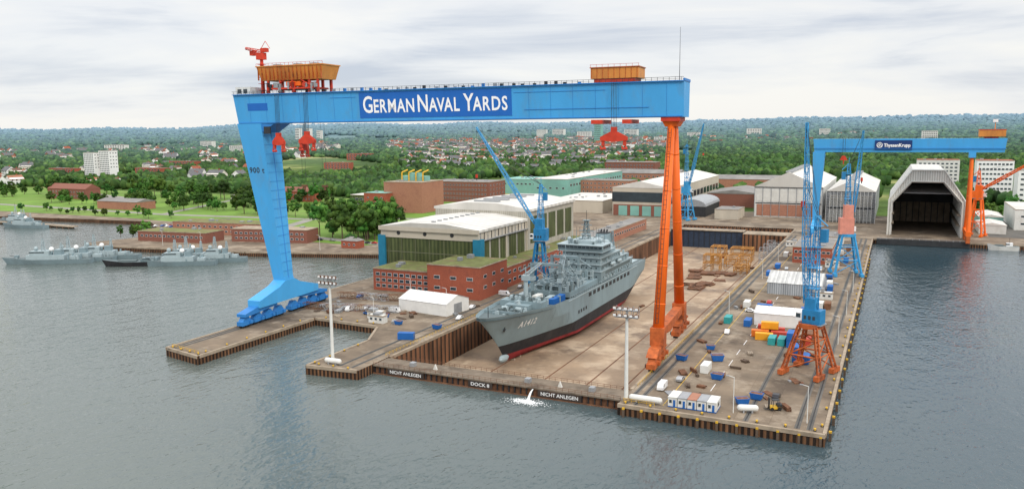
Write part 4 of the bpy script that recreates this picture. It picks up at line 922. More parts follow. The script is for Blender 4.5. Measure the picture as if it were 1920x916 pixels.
    mb=MB(); mb.box(-9,9,54.1,62,14.75,16.6,navy); mb.lattice((0,57,16.6),(0,57,24),2,.9,4,.25,navy); mb.lattice((4,50,17.6),(4,50,29),1.6,.7,6,.2,navy); mb.box(-10,10,60.1,63,9.4,13.8,navy); mb.box(-8,-1,63,63.1,9.6,13.4,steel);mb.box(1,8,63,63.1,9.6,13.4,steel); mb.obj('hangar',o)
    for x in (-12,12):
        for y in (28,38):
            mb=MB(); mb.ball((x*.98,y,16.4),1.0,navy3,10,rz=.9,ry=3.0); mb.obj('lifeboat',o)
            mb=MB(); mb.bar((x*.9,y-2,14.7),(x,y-2,18.4),.25,navy3); mb.bar((x*.9,y+2,14.7),(x,y+2,18.4),.25,navy3); mb.obj('davit',o)
    mb=MB(); mb.box(-10,10,-24,11.5,9.4,11.6,navy); mb.box(-6,6,-22,8,11.6,13.2,navy2)
    for k in range(7): mb.box(-9+k*2.6,-7.6+k*2.6,-20,-16,11.6,12.6,navy3); mb.box(-9+k*2.6,-7.2+k*2.6,-4,1,11.6,12.4,navy3)
    for k in range(150): 
        x=rr.uniform(-9.5,9.5);y=rr.uniform(-24,11);q=rr.uniform(.2,.7); mb.box(x-q,x+q,y-q,y+q,11.6,11.6+rr.uniform(.6,4.6),rr.choice((navy,navy3,navy2,navy3)))
    for k in range(8): y=-22+k*4; mb.bar((-9,y,13.5),(9,y+rr.uniform(-2,2),13.5),.35,navy3)
    for k in range(14): y=-20+k*2.2; mb.bar((rr.uniform(-8,8),y,11.6),(rr.uniform(-8,8),y,rr.uniform(15,20)),.25,navy3)
    mb.obj('deckhouse',o)
    for y in (-26,-4):
        mb=MB()
        for x in (-6.5,6.5): mb.box(x-.6,x+.6,y-.7,y+.7,9.4,24,navy); mb.bar((x,y,23),(x*1.9,y,19.5),.4,navy); mb.bar((x,y,14),(x*1.5,y,20),.3,navy); mb.box(x-1.1,x+1.1,y-1.3,y+1.3,16,17.8,navy3); mb.box(x-1.2,x+1.2,y-1.2,y+1.2,20.4,20.6,navy3)
        mb.box(-7.2,7.2,y-.6,y+.6,22.8,24.0,navy); mb.bar((-6.5,y,14),(6.5,y,22.6),.3,navy);mb.bar((6.5,y,14),(-6.5,y,22.6),.3,navy); mb.bar((0,y,24),(0,y,29),.25,navy); mb.bar((-3,y,24),(-3,y,27),.15,dark); mb.bar((6.5,y,23.5),(3,y+20,12),.08,dark)
        mb.obj('replenishment_mast',o)
    for x,y,dx,dy in ((3,-17,-3,12),(-3,4,4,-13),(-5,-36,3,9)):
        mb=MB(); mb.cyl((x,y,9.6),(x,y,18),1.1,.9,10,navy3); mb.box(x-1.4,x+1.4,y-1.4,y+1.4,18,20.2,navy3); mb.lattice((x,y,20),(x+dx,y+dy,24),1.4,.7,7,.25,navy3); mb.bar((x,y,20.4),(x,y,23.6),.3,navy3); mb.bar((x,y,23.4),(x+dx*.8,y+dy*.8,23.6),.1,dark); mb.obj('deck_crane',o)
    for x,y,m in ((8,-30,bluec),(8,-36.5,bluec),(5.2,-34,navy3),(-8,-33,navy3),(-8,-40,navy2),(-1,-33,whitec),(2,-41,navy3),(-1,-42,navy3)):
        mb=MB(); mb.box(x-1.2,x+1.2,y-3,y+3,9,11.6,m)
        for k in range(10): mb.box(x+1.2,x+1.26,y-2.8+k*.6,y-2.5+k*.6,9.2,11.4,m)
        mb.obj('deck_container',o)
    mb=MB(); mb.box(-9,9,-52,-46,9.2,12.6,navy); mb.box(-5,5,-56,-52,9.6,11.8,navy)
    for k in range(26): a=rr.uniform(-8,8); b=rr.uniform(-51.5,-46.5); mb.box(a-.5,a+.5,b-.5,b+.5,12.6,12.6+rr.uniform(.5,2),rr.choice((navy3,navy2)))
    for k in range(30): a=rr.uniform(-9,9); b=rr.uniform(-45,-26); q=rr.uniform(.2,.6); mb.box(a-q,a+q,b-q,b+q,9,9.4+rr.uniform(.5,3),rr.choice((navy3,navy2,navy)))
    for x in(-3,3): mb.cyl((x,-64,10.4),(x,-64,12),1.,None,10,navy2); mb.cyl((x-1.2,-60,11.2),(x+1.2,-60,11.2),.9,None,10,navy3)
    mb.bar((0,-80,12),(0,-80,16),.2,dark); mb.box(-7.5,7.5,-68.4,-68,10.2,12,navy); mb.cyl((0,-54,11.8),(0,-54,13.5),1,.6,8,navy3); mb.bar((0,-54,13),(0,-57.5,13.4),.3,navy3); 
    for k in range(34):
        x=rr.uniform(-6,6);y=rr.uniform(-70,-57); q=rr.uniform(.2,.5); mb.box(x-q,x+q,y-q,y+q,10,11+rr.uniform(.2,1.4),rr.choice((navy3,navy2,navy)))
    mb.obj('forecastle_gear',o)
    mb=MB()
    for sd in (-1,1):
        for k in range(44):
            y=-28+k*2.6
            if y>86: break
            x=sd*11.8 if y<66 else sd*(11.8-(y-66)*.04); mb.bar((x,y,9.4),(x,y,10.6),.08,navy3)
        for z in (10.0,10.6): mb.bar((sd*11.8,-28,z),(sd*11.8,66,z),.07,navy3); mb.bar((sd*11.8,66,z),(sd*10.9,86,z),.07,navy3)
    mb.obj('railing',o)
    mb=MB(); mb.box(-7,7,64,85,9.24,9.3,navy3); mb.box(-.2,.2,64,85,9.3,9.33,white_paint); mb.obj('helicopter_deck',o)
ship()
mb=MB(); mb.box(-1.6,1.6,-.6,.6,0,.5,concl); mb.box(-1.2,1.2,-.45,.45,.5,.8,bark); kb=mb.mesh('keel_block')
for i in range(24): put(kb,'keel_block',None,(-133,273+i*5.4,-9),0,'concrete and timber keel block under the ship','keel block','keel blocks under the ship')
# ---------------------------------------------------------------- dock gates
def gate():
    o=thing('dock_gate','rusty floating dock gate with painted warnings','dock gate',(-111.5,213,0))
    mb=MB(); mb.box(-43.4,43.4,0,7.5,-9,2.3,rust); mb.obj('caisson',o)
    mb=MB(); mb.box(-43.4,43.4,-1.0,8,2.6,3.0,gatec); mb.obj('walkway',o)
    mb=MB()
    for i in range(44): x=-43+i*2; mb.box(x-.14,x+.14,-.6,-.01,-1,2.55,hblk)
    mb.box(-43.4,43.4,-.9,-.6,.0,.35,rust); mb.obj('fender_rib',o)
    gp=mat('gate_panel_paint',(.045,.035,.03),.85,0,.4,.4,stain=(.12,.06,.035),stainamt=.6)
    for nm,a,b in (('NICHT ANLEGEN',-36.5,-24.5),('DOCK 8',-6,.5),('NICHT ANLEGEN',18,30)):
        mb=MB(); mb.box(a-1,b+1,-1.0,-.91,.5,2.58,gp); p=mb.obj('sign_panel',o)
        mb=MB(); text_south(mb,nm,1.5,a,-1.04,1.0,white_paint,off=.02,width=(b-a)); mb.obj('lettering',p)
    mb=MB()
    for i in range(44):
        x=-43+i*2
        for y in (-.9,7.9): mb.bar((x,y,3),(x,y,4.1),.08,rust)
    for y in (-.9,7.9): 
        for z in (3.55,4.1): mb.bar((-43.2,y,z),(43.2,y,z),.07,rust)
    mb.obj('railing',o)
    for x in (-30,12,33):
        mb=MB(); mb.box(x-.8,x+.8,2,4,3,4.4,steel); mb.obj('pump_hatch',o)
    for x in (-24,20): mb=MB(); mb.prismY([(x+2,3),(x+3.4,3),(x+2.7,4.8)],2.5,3.2,frame_c); mb.obj('vent_cowl',o)
gate()
o=thing('dock_gate','dark blue inner dock gate across the far basin','dock gate',(-127,600,0))
mb=MB(); mb.box(-27.4,27,0,9,-9,4.0,mat('dark_blue_steel',(.03,.045,.075),.6,.2)); 
for i in range(14): mb.box(-26+i*4,-25.7+i*4,-.3,.05,-8,3.4,dark)
mb.obj('caisson',o); mb=MB(); mb.box(-27.4,27,-1,10,4.,4.6,concl)
for i in range(20): mb.bar((-27+i*2.8,-.9,4.6),(-27+i*2.8,-.9,5.8),.12,steel)
mb.bar((-27,-.9,5.8),(27,-.9,5.8),.12,steel); mb.obj('walkway',o)
mb=MB(); mb.box(-100,-68.7,596,614,-9,3.0,dockwall); mb.box(-100,-68.7,595.8,614,3.0,3.5,concl); mb.obj('dock_pier',label='brown concrete pier block inside the dry dock',cat='pier')
foamm=mat('white_foam',(.8,.82,.82),.8,0,.05,1)
mb=MB()
for i in range(900):
    a=random.uniform(0,6.28);r=abs(random.gauss(0,1)); x=-96+math.cos(a)*r*4.2;y=207.2+math.sin(a)*r*2.0-abs(r)*.3;s=random.uniform(.04,.26)*max(.3,1.4-r*.5)
    n=6; mb.add([(x+s*1.5*math.cos(q*1.05)*random.uniform(.6,1.2),y+s*math.sin(q*1.05)*random.uniform(.6,1.2),.05+i*.0003) for q in range(n)],[tuple(range(n))],foamm)
mb.obj('water_foam',kind='stuff',label='white churning foam below the dock gate outlet',cat='foam')
mb=MB(); pr=None
for k in range(8):
    t_=k/7; p=(-96-.2*t_,211.9-3.2*t_,2.5-2.4*t_*t_)
    if pr: mb.cyl(pr,p,.10+.04*k,.14+.04*k,8,foamm)
    pr=p
mb.obj('water_jet',label='white water jet pouring from dock gate outlet',cat='water jet')
# ---------------------------------------------------------------- floodlight masts
flm=MB(); flm.box(-.5,.5,-.6,0,0,.8,rust); flm.box(-.42,.42,-.65,-.6,.08,.72,white_paint); flme=flm.mesh('floodlight')
def mast(loc,h,lab):
    o=thing('floodlight_mast',lab,'floodlight mast',loc)
    mb=MB(); mb.cyl((0,0,0),(0,0,h),.6,.38,12,whitec); mb.cyl((0,0,0),(0,0,1),1.1,1,12,concl); mb.obj('mast',o)
    mb=MB(); 
    for z in (h-2.4,h-.4): mb.box(-3.4,3.4,-.9,.9,z,z+.2,steel)
    for x in (-3.3,-1.6,0,1.6,3.3): mb.bar((x,-.85,h-2.4),(x,-.85,h+.8),.1,steel); mb.bar((x,.85,h-2.4),(x,.85,h+.8),.1,steel)
    mb.box(-3.4,3.4,-.9,-.84,h+.7,h+.8,steel); mb.obj('lamp_platform',o)
    for i in range(5):
        for z in (h-2,h): put(flme,'floodlight',o,(-3.2+i*1.6,-.92,z))
mast((-169.5,209.5,QZ),28.8,'tall white floodlight mast on the smaller dock head')
mast((-66.6,211.5,QZ),26.8,'tall white floodlight mast at the dock gate corner')
lp=thing('street_lamp','slender white lamp post on the concrete pier','street lamp',(-18,214,QZ),0,'quay lamp posts')
mb=MB(); mb.cyl((0,0,0),(0,0,10),.13,.08,8,whitec); KIDS[lp.name]=[mb.obj('post',lp)]; mb=MB(); mb.bar((0,0,10),(-1.4,0,10.3),.12,whitec); mb.box(-2.2,-1.3,-.2,.2,10.2,10.4,steel); KIDS[lp.name].append(mb.obj('lamp_head',lp))
for x,y in [(-37,214),(-16,300),(-16,350),(-16,400),(-16,470),(-60,330),(-60,420),(-60,480),(-190,262),(-200,305),(-430,396),(-460,390),(-340,412),(-300,425),(-172,290)]: copy_thing(lp,(x,y,QZ))
mb=MB(); mb.cyl((0,0,0),(0,0,.55),.32,.28,10,yellow); mb.cyl((0,0,.55),(0,0,.75),.45,.4,10,yellow); mb.box(-.5,.5,-.5,.5,0,.08,dark); bm=mb.mesh('bollard')
def bol(x,y): put(bm,'bollard',None,(x,y,QZ+.17),0,'yellow mooring bollard on the quay edge','bollard','yellow quay bollards').scale=(.8,)*3
for i in range(8): bol(-66+i*7.2,209)
for i in range(26): bol(-14.2,213+i*14)
for i in range(6): bol(-218.2,200+i*10)
for i in range(4): bol(-234+i*5.2,199.5-i*.9)
for i in range(4): bol(-173.5,205+i*8)
for i in range(3): bol(-171+i*6,204)
for i in range(4): bol(-212+i*8,258.8)
mb=MB(); mb.box(-.3,.3,-.35,.35,-4,2.6,bark); mb.box(-.32,.32,-.37,.37,2.2,2.7,yellow); fm=mb.mesh('fender_pile')
for i in range(11): put(fm,'fender_pile',None,(-66+i*5.2,207.1,0),0,'dark timber fender pile with yellow top','fender','timber fender piles')
for i in range(26): put(fm,'fender_pile',None,(-12.1,212+i*12,0),math.pi/2,'dark timber fender pile with yellow top','fender','timber fender piles')
def rail(x0,y0,x1,y1,lab):
    mb=MB(); n=max(2,int(math.hypot(x1-x0,y1-y0)/2.2))
    for k in range(n+1): t_=k/n; mb.bar((x0+(x1-x0)*t_,y0+(y1-y0)*t_,QZ),(x0+(x1-x0)*t_,y0+(y1-y0)*t_,QZ+1.1),.08,yellow)
    for z in(.6,1.1): mb.bar((x0,y0,QZ+z),(x1,y1,QZ+z),.07,yellow)
    mb.obj('safety_railing',label=lab,cat='railing')
rail(-67,210.5,-58,210.3,'yellow tubular safety railing at the pier head')
rail(-235.5,200.6,-219,197.4,'yellow tubular safety railing on the crane finger pier')
rail(-156.5,222,-156.5,420,'yellow tubular safety railing beside the dry dock')
rail(-67.2,225,-67.2,480,'yellow tubular safety railing beside the dry dock')
# ---------------------------------------------------------------- containers etc
CM={}
def container(x,y,z,rot,m,L=6.1,W=2.44,H=2.6,lab='steel shipping container on the pier'):
    o=thing('shipping_container',lab,'container',(x,y,z),rot)
    if m.name not in CM:
        mb=MB(); mb.box(-L/2,L/2,-W/2,W/2,.1,H,m)
        n=int(L/.55)
        for k in range(n):
            xx=-L/2+.3+k*(L-.6)/n; mb.box(xx,xx+.25,-W/2-.05,-W/2,.3,H-.2,m); mb.box(xx,xx+.25,W/2,W/2+.05,.3,H-.2,m)
        d=MB(); d.box(L/2,L/2+.06,-W/2+.1,-.04,.2,H-.1,m);d.box(L/2,L/2+.06,.04,W/2-.1,.2,H-.1,m)
        for yy in(-.9,-.35,.35,.9): d.bar((L/2+.1,yy,.25),(L/2+.1,yy,H-.15),.06,steel)
        CM[m.name]=(mb.mesh('body'),d.mesh('door'))
    put(CM[m.name][0],'body',o); put(CM[m.name][1],'door',o)
    return o
R90=math.pi/2
for x,y,z,r,m,lab in [(-42,309,0,.1,redc,'red'),(-38,306,0,.1,redc,'red'),(-43,300,0,.1,orc,'orange'),(-41,296,0,.1,yelc,'yellow'),(-36,300,0,.1,redc,'red'),
 (-37.5,292,0,R90,tealc,'teal'),(-34.2,292,0,R90,tealc,'teal'),(-31,291,0,R90,bluec,'blue'),(-31,298,0,R90,bluec,'blue'),(-31,291,2.65,R90,bluec,'blue'),(-40,303,2.65,.1,yelc,'yellow'),
 (-27,273,0,R90,bluec,'blue'),(-24.2,272,0,R90,bluec,'blue'),(-27,273,2.65,R90,bluec,'blue'),(-26,296,0,R90,redc,'red'),(-26,303,0,R90,rust,'rusty'),(-50,316,0,R90,bluec,'blue'),(-58,318,0,R90,tealc,'teal'),
 (-162.5,244,0,.3,bluec,'blue'),(-29,345,0,0,bluec,'blue'),(-58,430,0,R90,bluec,'blue'),(-30,520,0,0,whitec,'white'),(-38,540,0,0,bluec,'blue'),
 (-27,360,0,R90,whitec,'white'),(-24,360,0,R90,rust,'rusty'),(-56,350,0,R90,whitec,'white'),(-26,400,0,R90,bluec,'blue'),(-27,412,0,R90,whitec,'white'),(-30,430,0,0,bluec,'blue'),(-57,455,0,R90,bluec,'blue'),(-58,500,0,R90,whitec,'white'),(-24,490,0,R90,bluec,'blue'),(-25,535,0,R90,rust,'rusty'),(-52,580,0,0,bluec,'blue'),(-48,346,0,0,bluec,'blue')]:
    container(x,y,QZ+z,r,m,lab=lab+' steel shipping container on the pier')
for x,y,m,s in [(-62,258,bluec,.7),(-51,262,bluec,.8),(-47,242,bluec,.7),(-56,275,bluec,.6),(-33,228,bluec,.7),(-36,222,bluec,.7),(-178,262,bluec,.6),(-190,270,bluec,.6),(-160,262,bluec,.7),(-195,300,bluec,.7),(-30,330,rust,.8)]:
    mb=MB(); mb.hexa([(-2.0,-1.4,.25),(2.0,-1.4,.25),(2.0,1.4,.25),(-2.0,1.4,.25),(-2.6,-1.5,2.6),(2.6,-1.5,2.6),(2.6,1.5,2.6),(-2.6,1.5,2.6)],m)
    mb.box(-2.7,2.7,-1.65,-1.5,2.45,2.7,m); mb.box(-2.7,2.7,1.5,1.65,2.45,2.7,m); mb.box(-2.4,2.4,-1.3,1.3,2.6,2.62,rust)
    for k in range(5): mb.box(-1.9+k*.9,-1.75+k*.9,-1.56,-1.42,.4,2.5,m)
    mb.box(-1.8,-1.3,-1.5,1.5,0,.25,dark);mb.box(1.3,1.8,-1.5,1.5,0,.25,dark)
    q=mb.obj('waste_skip',None,(x,y,QZ),random.uniform(-.3,.6),{'container_blue_paint':'blue','rusty_steel':'rusty'}[m.name]+' steel waste skip standing on the quay','skip'); q.scale=(s,s,s)
container(-52,249,QZ,R90,whitec,lab='white steel storage container on the pier')
for i in range(5):
    o=thing('site_cabin','white site cabin with blue stripe near pier edge','site cabin',(-53.2+i*2.7,214.5,QZ),0,'row of white site cabins')
    mb=MB(); mb.box(-1.25,1.25,-3,3,.2,2.8,whitec); mb.box(-1.27,1.27,-3.03,3.03,.1,.35,bluec); mb.obj('body',o)
    mb=MB(); mb.box(-1.3,1.3,-3.1,3.1,2.8,3.0,[whitec,steel,brick_o,steel,whitec][i]); mb.obj('roof',o)
    mb=MB(); mb.box(.2,.8,-3.08,-3.0,.3,2.2,bluec); mb.obj('door',o)
    mb=MB(); mb.box(-.9,-.2,-3.08,-3.0,1.3,2.2,glass); mb.obj('window',o)
    if i==4: mb=MB(); mb.box(1.25,1.31,-1,1,1.2,2.2,glass); mb.obj('window',o)
for x,y,l,r in [(-61,211.8,8,0),(-167,206.5,5,0),(-33.5,216,4,.3)]:
    o=thing('storage_tank','white horizontal storage tank on saddles','tank',(x,y,QZ),r); mb=MB(); mb.cyl((-l/2,0,1.3),(l/2,0,1.3),.9,None,14,whitec); mb.ball((-l/2,0,1.3),.89,whitec,12);mb.ball((l/2,0,1.3),.89,whitec,12); mb.obj('vessel',o)
    for a in(-l/3,l/3-.4): mb=MB(); mb.box(a,a+.4,-.8,.8,0,.9,steel); mb.obj('saddle',o)
def tent(name,x,y,w,l,h,rh,rot,lab,m=tentw,rm=tentw,doors=True):
    o=thing(name,lab,'tent' if 'tent' in name else 'shed',(x,y,QZ),rot); a=w/2;b=l/2
    mb=MB(); mb.box(-a,a,-b,b,0,h,m); mb.prismY([(-a,h),(a,h),(0,h+rh)],-b,b,m); mb.obj('wall',o)
    mb=MB()
    for s_ in(-1,1): mb.add([(s_*(a+.3),-b-.3,h-.1),(s_*(a+.3),b+.3,h-.1),(0,b+.3,h+rh+.12),(0,-b-.3,h+rh+.12)],[(0,1,2,3)],rm)
    n=int(l/4)
    for k in range(n+1):
        yy=-b+k*l/n
        for s_ in(-1,1): mb.bar((s_*(a+.3),yy,h-.05),(0,yy,h+rh+.17),.10,steel)
    mb.obj('roof',o)
    if doors: mb=MB(); mb.box(-a*.35,a*.35,-b-.08,-b-.01,0,h*.85,steel); mb.obj('door',o)
tent('storage_tent',-179,291,16,26,5.2,2.6,R90-.12,'white gabled storage tent beside the brick office')
tent('storage_tent',-38.5,325,14,19,5,1.4,R90,'flat white storage tent among pier containers')
shw=striped('corrugated_grey_cladding',(.24,.26,.28),(.38,.40,.42),1.0,bump=.4,grime=.2)
shr=striped('shed_pale_roof_sheeting',(.42,.42,.41),(.52,.52,.50),2.0,axis=(0,1,0),bump=.3,grime=.2)
tent('storage_shed',-40,392,20,24,5.5,4,R90*.98,'grey corrugated shed with pitched roof on pier',shw,shr)
bld('pier_office','two storey brick office with white bands on the pier','office building',-52,-31,478,520,9,brick,grey_roof,win=[('S',8,2,1.9,1.5,1,8.4),('E',12,2,2,1.5,1,8.4)])
bld('pier_office','small white workshop on the pier','workshop',-48,-30,545,575,7,whitec,grey_roof,win=[('S',5,1,2,1.5,2,5)])
for x,y in [(-188,262),(-193,268),(-60,545),(-30,470),(-27,380)]:
    bld('portable_cabin','white portable cabin on the quay','portable cabin',x-3.6,x+3.6,y-1.5,y+1.5,2.8,whitec,whitec,win=[('S',3,1,1.2,1,1.,2.4,steel)])
def car(col,van=False):
    o=thing('parked_van' if van else 'parked_car','x','van' if van else 'car',(0,0,-500)); ch=[]
    mb=MB()
    if van: mb.prismX([(-2.6,.4),(2.6,.4),(2.6,2.2),(-1.6,2.25),(-2.2,1.3),(-2.6,1.2)],-.95,.95,col); gl=[(-1.62,2.15),(-2.2,1.3),(-1.2,1.3),(-1.2,2.1)]
    else: mb.prismX([(-2.15,.35),(2.15,.35),(2.15,.95),(1.7,1.0),(1.1,1.45),(-.5,1.45),(-1.1,.98),(-2.1,.85)],-.88,.88,col); gl=[(-.95,1.0),(1.5,1.02),(1.05,1.4),(-.5,1.4)]
    ch.append(mb.obj('body',o)); mb=MB(); mb.prismX(gl,-.97 if van else -.9,.97 if van else .9,glass); ch.append(mb.obj('window',o))
    for x in(-.9,.75):
        for y in (-1.4,1.4): mb=MB(); mb.cyl((x,y,.34),(x+.15,y,.34),.34,None,12,rubber); ch.append(mb.obj('wheel',o))
    KIDS[o.name]=ch; o['group']='vehicles parked on the quays'; return o
cols=[mat('car_white',(.7,.7,.7),.3),mat('car_silver',(.4,.41,.42),.3,.5),mat('car_blue',(.03,.1,.3),.3),mat('car_red',(.4,.03,.03),.3),mat('car_black',(.02,.02,.025),.3)]
nms=['white','silver','blue','red','black']
protos=[car(c) for c in cols]+[car(cols[0],True)]
spots=[(-60,226,5),(-57,236,1),(-28,231,4),(-55,300,0),(-53,340,0),(-33,352,2),(-48,360,3),(-30,415,1),(-28,420,0),(-28,430,4),(-35,455,5),(-52,452,1),(-42,470,2),(-44,530,0),(-192,280,5),(-200,272,2),(-206,280,0),(-212,275,5),(-196,293,1),(-160,280,0),(-225,300,2),(-215,305,1),(-165,300,0),(-164,330,5),(-165,350,1)]
for k in range(34): spots.append((-560+k*2.9+random.uniform(-.3,.3),470+random.uniform(-1,1)+(k%2)*6,random.randrange(5)))
for k in range(30): spots.append((-300+random.uniform(-90,60),452+random.uniform(-3,3),random.randrange(5)))
for x,y,i in spots:
    copy_thing(protos[i],(x,y,QZ+.2 if y>440 and x<-170 else QZ),random.choice((0,1.57,.1,3.1)),('white van parked on the quay' if i==5 else nms[i]+' car parked on open tarmac'))
for p in protos:
    for ch in KIDS[p.name]: bpy.data.objects.remove(ch)
    bpy.data.objects.remove(p)
o=thing('forklift_truck','dark yellow forklift truck by the pier cabins','forklift',(-27,221,QZ),.4)
mb=MB(); mb.box(-1.5,1.5,-.9,.9,.5,1.2,yellow); mb.box(.4,1.7,-.9,.9,.5,1.8,dark); mb.obj('body',o)
mb=MB(); 
for x in(-.8,.9):
    for y in(-.8,.8): mb.bar((x,y,1.2),(x*.8,y,2.9),.12,dark)
mb.box(-.9,1,-.9,.9,2.9,3.0,dark); mb.obj('cab_frame',o)
mb=MB(); mb.bar((-1.7,-.5,.3),(-1.7,-.5,3.6),.2,dark);mb.bar((-1.7,.5,.3),(-1.7,.5,3.6),.2,dark); mb.box(-3.0,-1.7,-.6,-.4,.3,.4,dark);mb.box(-3.0,-1.7,.4,.6,.3,.4,dark); mb.obj('fork_mast',o)
for x in (-1.0,1.0):
    for y in (-1.0,.7): mb=MB(); mb.cyl((x,y,.5),(x,y+.3,.5),.5,None,12,rubber); mb.obj('wheel',o)
def stack(x,y,z,w,l,h,m,lab,nm='material_stack',rot=0):
    mb=MB(); k=max(3,int(w/.5))
    for j in range(max(1,int(h/.4))):
        for i in range(k):
            xx=-w/2+i*w/k; o_=random.uniform(-.3,.3); mb.box(xx,xx+w/k*.8,-l/2+o_,l/2+o_,j*.42,j*.42+.34,m)
    mb.obj(nm,None,(x,y,z),rot,lab,'stack of material')
def okp(x,y): return not any(a<x<b and c<y<d for a,b,c,d in [(-53,-24,314,336),(-58,-22,378,408),(-54,-29,475,523),(-50,-28,542,578),(-45,-23,286,312),(-56,-38,209,219),(-31,-14,250,270)])
for i in range(70):
    x=random.choice((random.uniform(-61,-50),random.uniform(-31,-22),random.uniform(-61,-22)));y=random.choice((random.uniform(222,290),random.uniform(310,590),random.uniform(330,590)))
    if okp(x,y): stack(x,y,QZ,random.uniform(.6,2.4),random.uniform(1.2,5),random.uniform(.5,1.4),random.choice((rust,steel,bark,concl,rust,rust,bark)),'stack of weathered steel and timber on the pier',rot=random.uniform(0,1.5))
for i in range(30): stack(random.uniform(-232,-165),random.uniform(262,308),QZ,random.uniform(1,3),random.uniform(2,6),random.uniform(.5,1.3),random.choice((rust,steel,bark,concl)),'pile of weathered steel sections on the quay',rot=random.uniform(0,1.5))
for i in range(18): stack(random.uniform(-112,-78),random.uniform(440,500),-9,random.uniform(3,9),random.uniform(5,10),random.uniform(.6,1.6),rust,'rusty steel sections lying on the dock floor',rot=random.uniform(-.3,.3))
for i in range(12): stack(random.uniform(-114,-74),random.uniform(340,580),-9,random.uniform(1,4),random.uniform(2,6),random.uniform(.6,1.6),random.choice((rust,rustor,concl,bark)),'steel supports stored on the dock floor',rot=random.uniform(-.3,.3))
for i in range(7):
    mb=MB(); mb.lattice((-8,0,1.4),(8,0,1.4),2.6,2.6,8,.16,steel if i%2 else rust,up=(0,0,1)); mb.obj('steel_truss',None,(-226+ (i%4)*9.5,272+ (i//4)*16+i*2,QZ),random.uniform(-.3,.4),'grey rusty lattice truss lying on the quay','steel truss')
yf=mat('ochre_frame_paint',(.38,.18,.045),.7,0,.3,.5)
for x,y,w,l,h in [(-103,505,10,8,10),(-90,520,14,16,7),(-104,530,9,9,12),(-92,548,14,10,9),(-84,500,8,10,5)]:
    mb=MB()
    for a in np.linspace(-w/2,w/2,3):
        for b in np.linspace(-l/2,l/2,3): mb.bar((a,b,0),(a,b,h),.4,yf)
    for z in (h*.5,h):
        for a in np.linspace(-w/2,w/2,3): mb.bar((a,-l/2,z),(a,l/2,z),.4,yf)
        for b in np.linspace(-l/2,l/2,3): mb.bar((-w/2,b,z),(w/2,b,z),.4,yf)
    mb.bar((-w/2,-l/2,0),(w/2,-l/2,h),.25,yf); mb.bar((w/2,-l/2,0),(w/2,l/2,h),.25,yf)
    mb.obj('support_frame',None,(x,y,-9),0,'ochre steel support frame on the dock floor','support frame')
for i in range(5):
    mb=MB(); mb.lattice((0,0,0),(0,0,11),5,5,5,.2,steel,up=(1,0,0)); mb.obj('scaffold_tower',None,(-77+ (i%2)*5,540+i*9,-9),0,'grey scaffold tower standing on dock floor','scaffold')
